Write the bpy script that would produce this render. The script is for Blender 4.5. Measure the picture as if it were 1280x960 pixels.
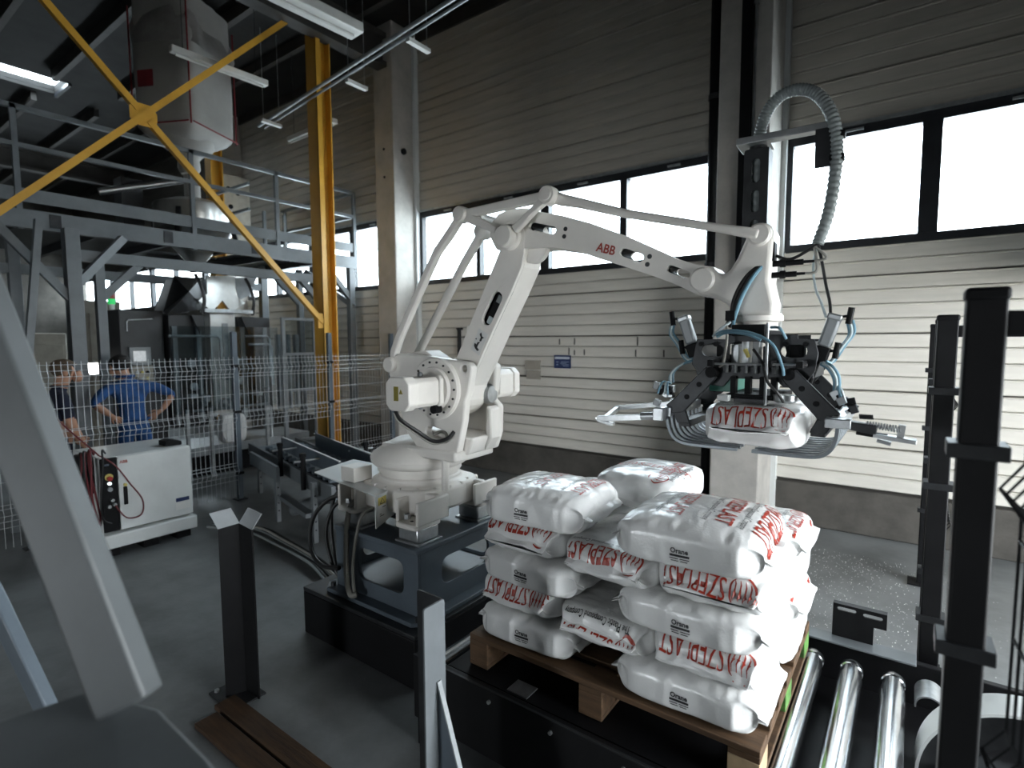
import bpy, bmesh, math, random
from mathutils import Vector, Matrix, noise
from mathutils.geometry import tessellate_polygon
from mathutils.bvhtree import BVHTree

for o in list(bpy.data.objects): bpy.data.objects.remove(o)
scene = bpy.context.scene
COL = scene.collection
random.seed(7)
PI = math.pi

# ------------------------------------------------------------------ camera
def cam_axes(yaw, pitch, roll):
    r = Vector((math.cos(yaw), math.sin(yaw), 0)); f = Vector((-math.sin(yaw), math.cos(yaw), 0)); u = Vector((0, 0, 1))
    f2 = f*math.cos(pitch) - u*math.sin(pitch); u2 = u*math.cos(pitch) + f*math.sin(pitch)
    return r*math.cos(roll) + u2*math.sin(roll), u2*math.cos(roll) - r*math.sin(roll), f2
_r, _u, _f = cam_axes(math.radians(36.386), math.radians(4.613), math.radians(-0.235))
cd = bpy.data.cameras.new('camera'); cam = bpy.data.objects.new('camera', cd); COL.objects.link(cam)
cam.matrix_world = Matrix(((_r.x, _u.x, -_f.x, 0), (_r.y, _u.y, -_f.y, 0), (_r.z, _u.z, -_f.z, 1.85), (0, 0, 0, 1)))
cd.sensor_width = 36; cd.lens = 681.43/1280*36; cd.clip_start = 0.02; cd.clip_end = 200
cd.dof.use_dof = True; cd.dof.focus_distance = 2.5; cd.dof.aperture_fstop = 2.0
scene.camera = cam
vs = scene.view_settings
vs.view_transform = 'Standard'; vs.look = 'None'; vs.gamma = 1; vs.use_curve_mapping = False
vs.exposure = 0.65

# ------------------------------------------------------------------ world: overcast daylight
w = bpy.data.worlds.new('overcast_sky'); scene.world = w; w.use_nodes = True
bg = w.node_tree.nodes['Background']; bg.inputs[0].default_value = (0.90, 0.96, 1.0, 1); bg.inputs[1].default_value = 14.0

def portal(name, loc, rot, sx, sy):
    ld = bpy.data.lights.new(name, 'AREA'); ld.shape = 'RECTANGLE'; ld.size = sx; ld.size_y = sy; ld.cycles.is_portal = True
    o = bpy.data.objects.new(name, ld); COL.objects.link(o); o.location = loc; o.rotation_euler = rot
    return o
DOOR_X, DOOR_Y0, DOOR_Y1, DOOR_Z = 3.9, 0.7, 4.3, 3.3          # assumed opening in the unseen right wall, added as key light
FD_X0, FD_X1, FD_Y, FD_Z = -3.6, -2.5, -6.0, 2.1                  # assumed opening behind the camera, added as fill light
WZ0, WZ1 = 2.72, 3.78                                           # ribbon window band
portal('key_opening_daylight', (DOOR_X+.25, (DOOR_Y0+DOOR_Y1)/2, DOOR_Z/2), (0, PI/2, 0), DOOR_Z, DOOR_Y1-DOOR_Y0)
portal('fill_opening_daylight', ((FD_X0+FD_X1)/2, FD_Y-.25, FD_Z/2), (PI/2, 0, 0), FD_X1-FD_X0, FD_Z)
for i, (a, b) in enumerate(((-1.1, 3.4), (-6.36, -1.57), (-11.5, -6.8), (-22, -11.9))):
    portal('window_daylight', ((a+b)/2, 6.35, (WZ0+WZ1)/2), (-PI/2, 0, 0), b-a, WZ1-WZ0)

# ------------------------------------------------------------------ materials
MATS = {}
def mat(name, col, rough=.5, metal=0, var=.12, vscale=6, bump=0, bscale=40, col2=None, stretch=(1, 1, 1), emit=0, spec=.5, coat=0):
    if name in MATS: return MATS[name]
    m = bpy.data.materials.new(name); m.use_nodes = True; nt = m.node_tree; N = nt.nodes; L = nt.links
    b = N['Principled BSDF']; b.inputs['Roughness'].default_value = rough; b.inputs['Metallic'].default_value = metal
    b.inputs['Specular IOR Level'].default_value = spec
    if coat: b.inputs['Coat Weight'].default_value = coat
    tc = N.new('ShaderNodeTexCoord'); mp = N.new('ShaderNodeMapping'); mp.inputs['Scale'].default_value = stretch
    L.new(tc.outputs['Object'], mp.inputs[0])
    n = N.new('ShaderNodeTexNoise'); n.inputs['Scale'].default_value = vscale; n.inputs['Detail'].default_value = 6; n.inputs['Roughness'].default_value = .62
    L.new(mp.outputs[0], n.inputs[0])
    mx = N.new('ShaderNodeMix'); mx.data_type = 'RGBA'
    c2 = col2 or tuple(max(0, c*(1-var*2)) for c in col)
    mx.inputs['A'].default_value = (*c2, 1); mx.inputs['B'].default_value = (*col, 1)
    rp = N.new('ShaderNodeValToRGB'); rp.color_ramp.elements[0].position = .32; rp.color_ramp.elements[1].position = .62
    L.new(n.outputs['Fac'], rp.inputs[0]); L.new(rp.outputs[0], mx.inputs['Factor'])
    L.new(mx.outputs['Result'], b.inputs['Base Color'])
    if bump:
        n2 = N.new('ShaderNodeTexNoise'); n2.inputs['Scale'].default_value = bscale; n2.inputs['Detail'].default_value = 4
        L.new(mp.outputs[0], n2.inputs[0])
        bp = N.new('ShaderNodeBump'); bp.inputs['Strength'].default_value = bump; bp.inputs['Distance'].default_value = .01
        L.new(n2.outputs['Fac'], bp.inputs['Height']); L.new(bp.outputs[0], b.inputs['Normal'])
    if emit:
        b.inputs['Emission Color'].default_value = (*col, 1); b.inputs['Emission Strength'].default_value = emit
    MATS[name] = m
    return m
M = {}
M['white'] = mat('robot_paint', (.82, .785, .735), .38, var=.04, vscale=5, bump=.05, bscale=90)
M['steel_black'] = mat('black_paint', (.008, .008, .009), .5, var=.2, spec=.22)
M['black'] = mat('matt_black', (.005, .005, .006), .6, var=.2, spec=.2)
M['dark_steel'] = mat('dark_steel', (.035, .037, .040), .45, .4, var=.25, vscale=9)
M['grey_paint'] = mat('grey_paint', (.15, .165, .175), .42, var=.12, vscale=4)
M['ped_paint'] = mat('blue_grey_paint', (.10, .125, .15), .38, var=.12, vscale=4, bump=.03, bscale=60)
M['light_grey'] = mat('light_grey_paint', (.68, .70, .69), .4, var=.06, vscale=3)
M['strut_paint'] = mat('strut_paint', (.095, .104, .108), .5, var=.12, vscale=4)
M['galv'] = mat('galvanised_steel', (.48, .50, .51), .38, .8, var=.15, vscale=14)
M['wire'] = mat('zinc_wire', (.62, .64, .65), .45, .2, var=.1, vscale=14)
M['alu'] = mat('aluminium', (.62, .64, .65), .32, .9, var=.12, vscale=18)
M['roller'] = mat('zinc_roller', (.66, .68, .70), .22, 1, var=.22, vscale=9, stretch=(1, .25, 1))
M['tine'] = mat('tine_steel', (.17, .19, .205), .38, .5, var=.12, vscale=9)
M['stainless'] = mat('stainless', (.62, .62, .60), .3, .85, var=.1, vscale=6)
M['floor'] = mat('concrete_floor', (.20, .21, .213), .40, var=.24, vscale=1.6, bump=.12, bscale=30, spec=.5)
M['concrete'] = mat('cast_concrete', (.47, .445, .41), .8, var=.12, vscale=3.5, bump=.2, bscale=25)
M['yard'] = mat('yard_paving', (.70, .68, .64), .8, var=.05)
M['plinth'] = mat('plinth_concrete', (.085, .078, .068), .85, var=.2, vscale=4, bump=.3, bscale=22)
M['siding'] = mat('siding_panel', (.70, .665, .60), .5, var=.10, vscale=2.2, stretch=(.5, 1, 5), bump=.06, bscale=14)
M['siding_shade'] = mat('shaded_siding_panel', (.48, .445, .39), .55, var=.13, vscale=2.2, stretch=(.5, 1, 5), bump=.06, bscale=14)  # same siding in a darker colour, so the upper wall reads as unlit
M['siding_rib'] = mat('siding_joint', (.10, .093, .08), .8, var=.3, vscale=3, stretch=(.3, 1, 1))
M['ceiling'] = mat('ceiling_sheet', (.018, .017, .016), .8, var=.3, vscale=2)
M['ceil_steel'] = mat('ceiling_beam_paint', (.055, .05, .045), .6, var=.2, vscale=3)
M['frame'] = mat('window_frame_paint', (.016, .018, .022), .4, var=.2)
M['yellow'] = mat('yellow_paint', (.66, .35, .045), .42, var=.1, vscale=3)
M['wood'] = mat('pallet_wood', (.115, .062, .028), .75, var=.25, vscale=6, stretch=(.6, 5, 5), bump=.2, bscale=30)
M['wood_light'] = mat('fresh_wood', (.55, .40, .24), .75, var=.2, vscale=6, bump=.15, bscale=30)
M['wood_dark'] = mat('dark_plank', (.075, .038, .016), .75, var=.35, vscale=5, stretch=(.5, 5, 5), bump=.2, bscale=30)
M['green'] = mat('green_paint', (.12, .30, .06), .6, var=.3, vscale=20)
M['green_box'] = mat('green_box', (.06, .22, .17), .45, var=.1)
M['red_ink'] = mat('red_ink', (.36, .03, .012), .4, var=.08, vscale=30)
M['black_ink'] = mat('black_ink', (.015, .015, .016), .4, var=.2)
M['blue_sign'] = mat('blue_sign', (.012, .03, .11), .4, var=.1)
M['white_ink'] = mat('white_ink', (.62, .66, .72), .5, var=.05)
M['grey_ink'] = mat('grey_ink', (.25, .3, .42), .5, var=.05)
M['sticker_y'] = mat('yellow_sticker', (.62, .52, .14), .5, var=.05)
M['olive'] = mat('olive_sticker', (.24, .20, .03), .5, var=.1)
M['sticker_w'] = mat('white_sticker', (.72, .72, .70), .5, var=.03)
M['cable'] = mat('black_cable', (.012, .012, .012), .5, var=.2)
M['hose_blue'] = mat('blue_hose', (.17, .32, .41), .4, var=.15)
M['hose_pale'] = mat('pale_hose', (.55, .64, .66), .4, var=.15)
M['hose_grey'] = mat('corrugated_hose', (.26, .29, .29), .45, var=.1)
M['cable_red'] = mat('red_cable', (.14, .02, .025), .5, var=.1)
M['cable_grey'] = mat('grey_cable', (.30, .29, .26), .5, var=.1)
M['cloth_blue'] = mat('blue_overall', (.018, .085, .26), .85, var=.25, vscale=12, bump=.5, bscale=16)
M['cloth_navy'] = mat('navy_cloth', (.010, .014, .035), .9, var=.25, vscale=12, bump=.4, bscale=16)
M['skin'] = mat('skin', (.46, .24, .15), .55, var=.08, vscale=10)
M['hair'] = mat('dark_hair', (.014, .011, .010), .7, var=.3, vscale=60, bump=.5, bscale=120)
M['hair_light'] = mat('cropped_hair', (.12, .08, .05), .7, var=.3, vscale=60, bump=.5, bscale=120)
M['fibc'] = mat('woven_bulk_bag', (.38, .37, .35), .75, var=.06, vscale=3, bump=.25, bscale=60)
M['fibc_film'] = mat('bulk_bag_film', (.30, .29, .28), .35, var=.12, vscale=5, bump=.5, bscale=9)
M['red_strap'] = mat('red_seam', (.22, .02, .025), .7)
M['lamp_white'] = mat('luminaire_white', (.58, .57, .54), .5, var=.05)
M['emit'] = mat('lit_lamp', (1, .98, .92), .5, var=0, emit=9)
M['emit_g'] = mat('green_beacon', (.05, .8, .2), .5, var=0, emit=.25)
M['beacon_r'] = mat('red_beacon', (.35, .02, .015), .35)
M['screen'] = mat('screen_glow', (.55, .57, .58), .4, var=.12, vscale=30, emit=.35)
M['led'] = mat('white_led', (.8, .9, .9), .4, var=0, emit=1.2)
M['awning'] = mat('awning_red', (.75, .34, .25), .6)
M['panel_dark'] = mat('machine_black', (.018, .019, .021), .4, var=.2)
M['acrylic_grey'] = mat('machine_grey', (.30, .32, .33), .35, var=.12)
M['beige'] = mat('beige_cabinet', (.36, .33, .28), .6, var=.12)
# sack film: glossy white PE with fine crinkles
def sack_mat():
    m = mat('sack_film', (.80, .80, .79), .20, var=.03, vscale=4)
    nt = m.node_tree; N = nt.nodes; L = nt.links; b = N['Principled BSDF']
    tc = N.new('ShaderNodeTexCoord')
    n1 = N.new('ShaderNodeTexNoise'); n1.noise_type = 'RIDGED_MULTIFRACTAL'; n1.inputs['Scale'].default_value = 11; n1.inputs['Detail'].default_value = 2.5; n1.inputs['Distortion'].default_value = .5
    mp = N.new('ShaderNodeMapping'); mp.inputs['Scale'].default_value = (1, 1, .45)
    L.new(tc.outputs['Object'], mp.inputs[0]); L.new(mp.outputs[0], n1.inputs[0])
    n2 = N.new('ShaderNodeTexNoise'); n2.inputs['Scale'].default_value = 110; n2.inputs['Detail'].default_value = 2; L.new(tc.outputs['Object'], n2.inputs[0])
    b1 = N.new('ShaderNodeBump'); b1.inputs['Strength'].default_value = .55; b1.inputs['Distance'].default_value = .02
    b2 = N.new('ShaderNodeBump'); b2.inputs['Strength'].default_value = .25; b2.inputs['Distance'].default_value = .004
    L.new(n1.outputs['Fac'], b1.inputs['Height']); L.new(n2.outputs['Fac'], b2.inputs['Height']); L.new(b1.outputs[0], b2.inputs['Normal']); L.new(b2.outputs[0], b.inputs['Normal'])
    return m
M['sack'] = sack_mat()
def glass_mat(name, tint, gl=.06):
    m = bpy.data.materials.new(name); m.use_nodes = True; nt = m.node_tree; N = nt.nodes; L = nt.links
    N.remove(N['Principled BSDF']); out = N['Material Output']
    t = N.new('ShaderNodeBsdfTransparent'); t.inputs[0].default_value = (*tint, 1)
    g = N.new('ShaderNodeBsdfGlossy'); g.inputs['Roughness'].default_value = .05
    nz = N.new('ShaderNodeTexNoise'); nz.inputs['Scale'].default_value = 3
    mr = N.new('ShaderNodeMapRange'); mr.inputs['To Min'].default_value = gl*.6; mr.inputs['To Max'].default_value = gl*1.4
    L.new(nz.outputs['Fac'], mr.inputs['Value'])
    mx = N.new('ShaderNodeMixShader'); L.new(mr.outputs[0], mx.inputs[0]); L.new(t.outputs[0], mx.inputs[1]); L.new(g.outputs[0], mx.inputs[2]); L.new(mx.outputs[0], out.inputs[0])
    return m
M['glass'] = glass_mat('window_glass', (.78, .82, .84))
M['guard_glass'] = glass_mat('machine_guard_glass', (.75, .80, .82), .10)

# ------------------------------------------------------------------ mesh helpers
def V(*a): return Vector(a)
class MB:
    """collects shapes in world coordinates; build() links them as ONE mesh object"""
    def __init__(s): s.v = []; s.f = []
    def add(s, vs, fs):
        o = len(s.v); s.v += [Vector(p) for p in vs]; s.f += [tuple(i+o for i in f) for f in fs]; return s
    def box(s, c, d, R=None):
        hx, hy, hz = d[0]/2, d[1]/2, d[2]/2; c = Vector(c)
        vs = [Vector((x, y, z)) for x in (-hx, hx) for y in (-hy, hy) for z in (-hz, hz)]
        if R is not None: vs = [R @ p for p in vs]
        return s.add([c+p for p in vs], [(0, 1, 3, 2), (4, 6, 7, 5), (0, 4, 5, 1), (2, 3, 7, 6), (0, 2, 6, 4), (1, 5, 7, 3)])
    def bb(s, x0, x1, y0, y1, z0, z1): return s.box(((x0+x1)/2, (y0+y1)/2, (z0+z1)/2), (x1-x0, y1-y0, z1-z0))
    def beam(s, p0, p1, wd, ht, up=(0, 0, 1)):
        p0 = Vector(p0); p1 = Vector(p1); ax = (p1-p0); L = ax.length; ax.normalize()
        up = Vector(up)
        if abs(ax.dot(up)) > .98: up = Vector((0, 1, 0)) if abs(ax.y) < .9 else Vector((1, 0, 0))
        sd = ax.cross(up).normalized(); u2 = sd.cross(ax).normalized()
        R = Matrix((ax, sd, u2)).transposed()
        return s.box((p0+p1)/2, (L, wd, ht), R)
    def cyl(s, p0, p1, r, r2=None, seg=16, rings=None):
        p0 = Vector(p0); p1 = Vector(p1); r2 = r if r2 is None else r2
        return s.sweep([p0, p1], [r, r2], seg)
    def sweep(s, pts, rs, seg=8, cap=True):
        pts = [Vector(p) for p in pts]
        if not hasattr(rs, '__len__'): rs = [rs]*len(pts)
        n = len(pts); T = []
        for i in range(n):
            a = pts[max(0, i-1)]; b = pts[min(n-1, i+1)]; T.append((b-a).normalized())
        up = Vector((0, 0, 1)) if abs(T[0].z) < .9 else Vector((1, 0, 0))
        nrm = T[0].cross(up).normalized(); vs = []; fs = []
        for i in range(n):
            if i: nrm = (nrm - T[i]*nrm.dot(T[i])).normalized()
            bi = T[i].cross(nrm)
            for k in range(seg):
                a = 2*PI*k/seg; vs.append(pts[i] + (nrm*math.cos(a) + bi*math.sin(a))*rs[i])
        for i in range(n-1):
            for k in range(seg):
                k2 = (k+1) % seg; fs.append((i*seg+k, i*seg+k2, (i+1)*seg+k2, (i+1)*seg+k))
        if cap: fs.append(tuple(reversed(range(seg)))); fs.append(tuple(range((n-1)*seg, n*seg)))
        return s.add(vs, fs)
    def lathe(s, prof, o, ax=(0, 0, 1), seg=32):
        ax = Vector(ax).normalized(); o = Vector(o)
        t = Vector((1, 0, 0)) if abs(ax.x) < .9 else Vector((0, 1, 0))
        a1 = ax.cross(t).normalized(); a2 = ax.cross(a1); vs = []; fs = []; n = len(prof)
        for r, h in prof:
            for k in range(seg):
                a = 2*PI*k/seg; vs.append(o + ax*h + (a1*math.cos(a) + a2*math.sin(a))*max(r, 1e-4))
        for i in range(n-1):
            for k in range(seg):
                k2 = (k+1) % seg; fs.append((i*seg+k, i*seg+k2, (i+1)*seg+k2, (i+1)*seg+k))
        fs.append(tuple(reversed(range(seg)))); fs.append(tuple(range((n-1)*seg, n*seg)))
        return s.add(vs, fs)
    def prism(s, poly, to3, t0, t1, holes=()):
        """poly: 2D outline; to3(u, v, t) -> world; holes: list of 2D outlines"""
        loops = [list(poly)] + [list(h) for h in holes]; flat = [p for l in loops for p in l]; n = len(flat)
        tris = tessellate_polygon([[Vector((p[0], p[1], 0)) for p in l] for l in loops])
        vs = [to3(p[0], p[1], t0) for p in flat] + [to3(p[0], p[1], t1) for p in flat]; fs = []
        if not holes: fs.append(tuple(range(n))); fs.append(tuple(range(2*n-1, n-1, -1)))
        else:
            for t in tris: fs.append(tuple(t)); fs.append(tuple(i+n for i in reversed(t)))
        o = 0
        for l in loops:
            m = len(l)
            for i in range(m):
                j = (i+1) % m; fs.append((o+i, o+j, o+j+n, o+i+n))
            o += m
        return s.add(vs, fs)
    def mesh(s, name, origin=(0, 0, 0)):
        me = bpy.data.meshes.new(name); o = Vector(origin)
        me.from_pydata([tuple(p-o) for p in s.v], [], s.f)
        bm = bmesh.new(); bm.from_mesh(me); bmesh.ops.recalc_face_normals(bm, faces=bm.faces); bm.to_mesh(me); bm.free()
        return me
    def build(s, name, m, parent=None, bevel=0, smooth=35, seg=2, origin=None):
        if parent is not None and origin is None: origin = root_loc(parent)
        me = s.mesh(name, origin or (0, 0, 0))
        return finish(name, me, m, parent, bevel, smooth, seg, None if parent is not None else origin)
def root_loc(p):
    while p.parent is not None: p = p.parent
    return p.location.copy()
def finish(name, me, m, parent=None, bevel=0, smooth=35, seg=2, loc=None):
    if m is not None: me.materials.append(M[m] if isinstance(m, str) else m)
    if smooth:
        for p in me.polygons: p.use_smooth = True
        me.set_sharp_from_angle(angle=math.radians(smooth))
    o = bpy.data.objects.new(name, me); COL.objects.link(o)
    if parent is not None: o.parent = parent
    if loc is not None: o.location = loc
    if bevel:
        b = o.modifiers.new('bevel', 'BEVEL'); b.width = bevel; b.segments = seg; b.limit_method = 'ANGLE'; b.angle_limit = math.radians(40); b.harden_normals = False
    return o
def inst(src, parent, loc, rot=None):
    """a copy of a part (shares its mesh) at a world position under a thing"""
    c = src.copy(); COL.objects.link(c); c.parent = parent
    c.location = Vector(loc) - (root_loc(parent) if parent is not None else Vector())
    if rot is not None: c.rotation_euler = rot
    return c
def T(name, label, cat, loc=(0, 0, 0), group=None, kind=None):
    o = bpy.data.objects.new(name, None); COL.objects.link(o); o.location = loc; o.empty_display_size = .1
    if kind: o['kind'] = kind
    if label: o['label'] = label
    if cat: o['category'] = cat
    if group: o['group'] = group
    return o
def tag(o, label, cat, group=None):
    o['label'] = label; o['category'] = cat
    if group: o['group'] = group
    return o
def struct(o): o['kind'] = 'structure'; return o
def rot_z(a): return Matrix.Rotation(a, 3, 'Z')
def circ(cx, cy, r, n=20, a0=0, a1=2*PI):
    full = abs(a1-a0-2*PI) < 1e-6; m = n if full else n-1
    return [(cx+r*math.cos(a0+(a1-a0)*i/m), cy+r*math.sin(a0+(a1-a0)*i/m)) for i in range(n)]
def slot(p0, p1, r, n=7):
    a = math.atan2(p1[1]-p0[1], p1[0]-p0[0])
    return [(p1[0]+r*math.cos(a+t), p1[1]+r*math.sin(a+t)) for t in [(-PI/2+PI*i/(n-1)) for i in range(n)]] + \
           [(p0[0]+r*math.cos(a+t), p0[1]+r*math.sin(a+t)) for t in [(PI/2+PI*i/(n-1)) for i in range(n)]]
def rrect(x0, x1, y0, y1, r, n=5):
    out = []
    for cx, cy, a in ((x1-r, y1-r, 0), (x0+r, y1-r, PI/2), (x0+r, y0+r, PI), (x1-r, y0+r, 1.5*PI)):
        out += [(cx+r*math.cos(a+PI/2*i/(n-1)), cy+r*math.sin(a+PI/2*i/(n-1))) for i in range(n)]
    return out
def strip(path, wd):
    """2D polyline + width(s) -> outline"""
    n = len(path); L = []; R = []
    if not hasattr(wd, '__len__'): wd = [wd]*n
    for i in range(n):
        a = Vector(path[max(0, i-1)]); b = Vector(path[min(n-1, i+1)]); t = (b-a).normalized(); q = Vector((-t.y, t.x))*wd[i]/2
        p = Vector(path[i]); L.append(tuple(p+q)); R.append(tuple(p-q))
    return L + R[::-1]
def smooth_path(pts, k=6):
    """Catmull-Rom through the points"""
    P = [Vector(p) for p in pts]; out = []
    for i in range(len(P)-1):
        p0 = P[max(0, i-1)]; p1 = P[i]; p2 = P[i+1]; p3 = P[min(len(P)-1, i+2)]
        for j in range(k):
            t = j/k; out.append(.5*((2*p1) + (p2-p0)*t + (2*p0-5*p1+4*p2-p3)*t*t + (3*p1-p0-3*p2+p3)*t**3))
    out.append(P[-1]); return out
_txt = {}
def text2d(s, size=1.0, offset=0, align='LEFT'):
    """flat lettering as (verts2d, faces), baseline at y = 0"""
    key = (s, offset, align)
    if key not in _txt:
        c = bpy.data.curves.new('t', 'FONT'); c.body = s; c.size = 1; c.offset = offset; c.align_x = align; c.resolution_u = 3; c.fill_mode = 'FRONT'
        o = bpy.data.objects.new('t', c); COL.objects.link(o); bpy.context.view_layer.update()
        me = o.evaluated_get(bpy.context.evaluated_depsgraph_get()).to_mesh()
        _txt[key] = ([(v.co.x, v.co.y) for v in me.vertices], [tuple(p.vertices) for p in me.polygons])
        bpy.data.objects.remove(o); bpy.data.curves.remove(c)
    v, f = _txt[key]
    return [(x*size, y*size) for x, y in v], f
def text_on(mb, s, size, o, right, up, offset=0, align='LEFT', lift=.0015, sx=1):
    v, f = text2d(s, size, offset, align); o = Vector(o); right = Vector(right).normalized(); up = Vector(up).normalized(); n = right.cross(up)
    mb.add([o + right*x*sx + up*y + n*lift for x, y in v], f)
    return mb
XZ = lambda y0: (lambda u, v, t: Vector((u, y0+t, v)))         # outline in X-Z, thickness along +Y
YZ = lambda x0: (lambda u, v, t: Vector((x0+t, u, v)))         # outline in Y-Z, thickness along +X
XY = lambda z0: (lambda u, v, t: Vector((u, v, z0+t)))         # outline in X-Y, thickness along +Z

# ------------------------------------------------------------------ the hall
CEIL = 6.4; XL = -22.0; YF = -6.0; YB = 6.0
struct(MB().bb(XL, DOOR_X, YF, 6.3, -.2, 0).build('floor', 'floor'))
wb = struct(MB().bb(XL, DOOR_X, 6.06, 6.28, 0, 2.70).bb(XL, DOOR_X, 6.06, 6.28, 3.80, CEIL).build('wall_back', 'siding_rib'))
BAYS = ((-1.11, 3.40), (-6.19, -1.58), (-11.30, -6.62))
def plank(x0, x1, hgt):
    c = .007
    prof = [(6.06, 0), (6.012, 0), (6.0, c), (6.0, hgt-c*2.4), (5.994, hgt-c*1.6), (5.994, hgt-c*.6), (6.004, hgt), (6.06, hgt)]
    n = len(prof); vs = [Vector((x, p[0], p[1])) for x in (x0, x1) for p in prof]
    fs = [tuple(range(n)), tuple(range(2*n-1, n-1, -1))] + [(i, (i+1) % n, (i+1) % n+n, i+n) for i in range(n)]
    return MB().add(vs, fs).mesh('panel')
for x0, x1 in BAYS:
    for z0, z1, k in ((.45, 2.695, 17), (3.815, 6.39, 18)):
        ph = (z1-z0)/k; me = plank(x0, x1, ph-.004); me.materials.append(M['siding' if z0 < 3 else 'siding_shade'])
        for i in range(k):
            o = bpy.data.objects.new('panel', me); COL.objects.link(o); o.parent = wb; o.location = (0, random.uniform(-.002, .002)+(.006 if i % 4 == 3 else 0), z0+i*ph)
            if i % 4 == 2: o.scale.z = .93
struct(MB().bb(XL, -6.62, 5.985, 6.06, 0, .425).bb(-6.19, -1.58, 5.985, 6.06, 0, .425).bb(-1.11, DOOR_X, 5.985, 6.06, 0, .425).build('baseboard_back', 'plinth', bevel=.012))
trims = struct(MB().bb(XL, -6.62, 5.97, 6.03, 3.785, 3.815).bb(-6.19, -1.58, 5.97, 6.03, 3.785, 3.815).bb(-1.11, DOOR_X, 5.97, 6.03, 3.785, 3.815).build('trim_1', 'galv'))
for i, (a, b, y) in enumerate(((-1.57, -1.12, 5.39), (-6.61, -6.20, 5.54), (-11.75, -11.31, 5.5), (3.42, 3.86, 5.4))):
    c = struct(MB().bb(a, b, y, 6.1, 0, CEIL).build('wall_column_%d' % (i+1), 'concrete', bevel=.015))
    if i == 0:
        MB().bb(-1.37, -1.275, 5.345, 5.39, 2.2, CEIL).build('cable_duct', 'black', c)
        MB().cyl((-1.255, 5.375, 2.0), (-1.255, 5.375, CEIL), .011, seg=8).build('conduit', 'galv', c)
        for z in (2.4, 3.6, 4.8): MB().bb(-1.275, -1.235, 5.36, 5.395, z, z+.03).build('conduit_clip', 'galv', c)
    if i == 1:
        for z in (4.65, 4.25): MB().cyl((-6.40, 5.545, z), (-6.40, 5.53, z), .018, seg=12).build('anchor_socket', 'black', c)
        MB().cyl((-6.19, 5.72, 4.62), (-6.16, 5.72, 4.62), .045, seg=14).build('junction_box', 'black', c)
dp = T('downpipe', 'black downpipe on the siding beside the concrete column', 'pipe', (-1.76, 5.93, 0))
MB().cyl((-1.76, 5.93, 0), (-1.76, 5.93, CEIL), .058, seg=18).build('pipe', 'black', dp)
for z in (.9, 2.6, 4.3): MB().cyl((-1.76, 5.93, z), (-1.76, 5.93, z+.05), .068, seg=18).build('pipe_clamp', 'dark_steel', dp)
struct(MB().bb(-1.12, -1.075, 5.93, 6.02, 0, CEIL).build('trim_2', 'light_grey'))
struct(MB().bb(-6.20, -6.15, 5.93, 6.02, 0, CEIL).build('trim_3', 'light_grey'))

def ribbon(n, x0, x1, mulls):
    wdw = T('window_%d' % n, None, None, (x0, 6.05, WZ0), kind='structure')
    MB().bb(x0, x1, 6.0, 6.09, 2.695, 2.765).build('bottom_frame', 'frame', wdw)
    MB().bb(x0, x1, 6.0, 6.09, 3.70, 3.785).build('top_frame', 'frame', wdw)
    MB().bb(x0, x0+.05, 6.0, 6.09, 2.765, 3.70).build('side_frame', 'frame', wdw)
    MB().bb(x1-.05, x1, 6.0, 6.09, 2.765, 3.70).build('side_frame', 'frame', wdw)
    xs = [x0+.05]
    for xm, wm in mulls:
        MB().bb(xm-wm/2, xm+wm/2, 5.995, 6.095, 2.765, 3.70).build('mullion', 'frame', wdw); xs += [xm-wm/2, xm+wm/2]
    xs.append(x1-.05)
    for i in range(0, len(xs), 2):
        MB().bb(xs[i], xs[i+1], 6.045, 6.055, 2.765, 3.70).build('pane', M['glass'], wdw, smooth=0)
    for i in range(0, len(xs), 2):
        xc = (xs[i]+xs[i+1])/2
        MB().bb(xc-.07, xc+.07, 5.975, 6.0, 3.735, 3.755).build('latch', 'galv', wdw)
    return wdw
ribbon(1, -1.075, 4.18, [(.045, .14), (1.14, .06)])
ribbon(2, -6.15, -1.60, [(-5.0, .07), (-3.89, .13), (-2.80, .085)])
ribbon(3, -11.28, -6.64, [(-10.15, .07), (-9.0, .13), (-7.82, .085)])
ribbon(4, -21.9, -11.78, [(-20.3, .07), (-18.9, .13), (-17.5, .07), (-16.1, .13), (-14.7, .07), (-13.2, .13)])
struct(MB().bb(-8, 3.5, 6.32, 6.36, 3.775, 3.95).build('trim_4', 'awning'))

# unseen walls: behind the camera and right with added daylight openings, far end
struct(MB().bb(XL, FD_X0, YF-.2, YF, 0, CEIL).bb(FD_X1, DOOR_X, YF-.2, YF, 0, CEIL).bb(FD_X0, FD_X1, YF-.2, YF, FD_Z, CEIL).build('wall_front', 'plinth'))
struct(MB().bb(DOOR_X, DOOR_X+.2, YF, DOOR_Y0, 0, CEIL).bb(DOOR_X, DOOR_X+.2, DOOR_Y1, 6.3, 0, CEIL).bb(DOOR_X, DOOR_X+.2, DOOR_Y0, DOOR_Y1, DOOR_Z, CEIL).build('wall_right', 'plinth'))
struct(MB().bb(XL-.2, XL, YF, 6.3, 0, CEIL).build('wall_left', 'plinth'))
struct(MB().bb(DOOR_X, 30, -12, 30, -.25, -.05).build('floor_yard', 'yard'))
# added unseen low ceilings and hanging panels, right and behind, shading the upper wall
struct(MB().bb(1.05, DOOR_X, -.9, 5.96, 3.42, 3.55).bb(-6.5, DOOR_X, YF, -.9, 2.50, 2.7).build('ceiling_light_block', 'ceiling'))
struct(MB().bb(.95, 1.05, -.9, 5.96, 2.25, 3.6).bb(-6.5, 1.05, -.95, -.9, 2.2, 2.8).build('wall_light_block', 'ceil_steel'))
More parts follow.
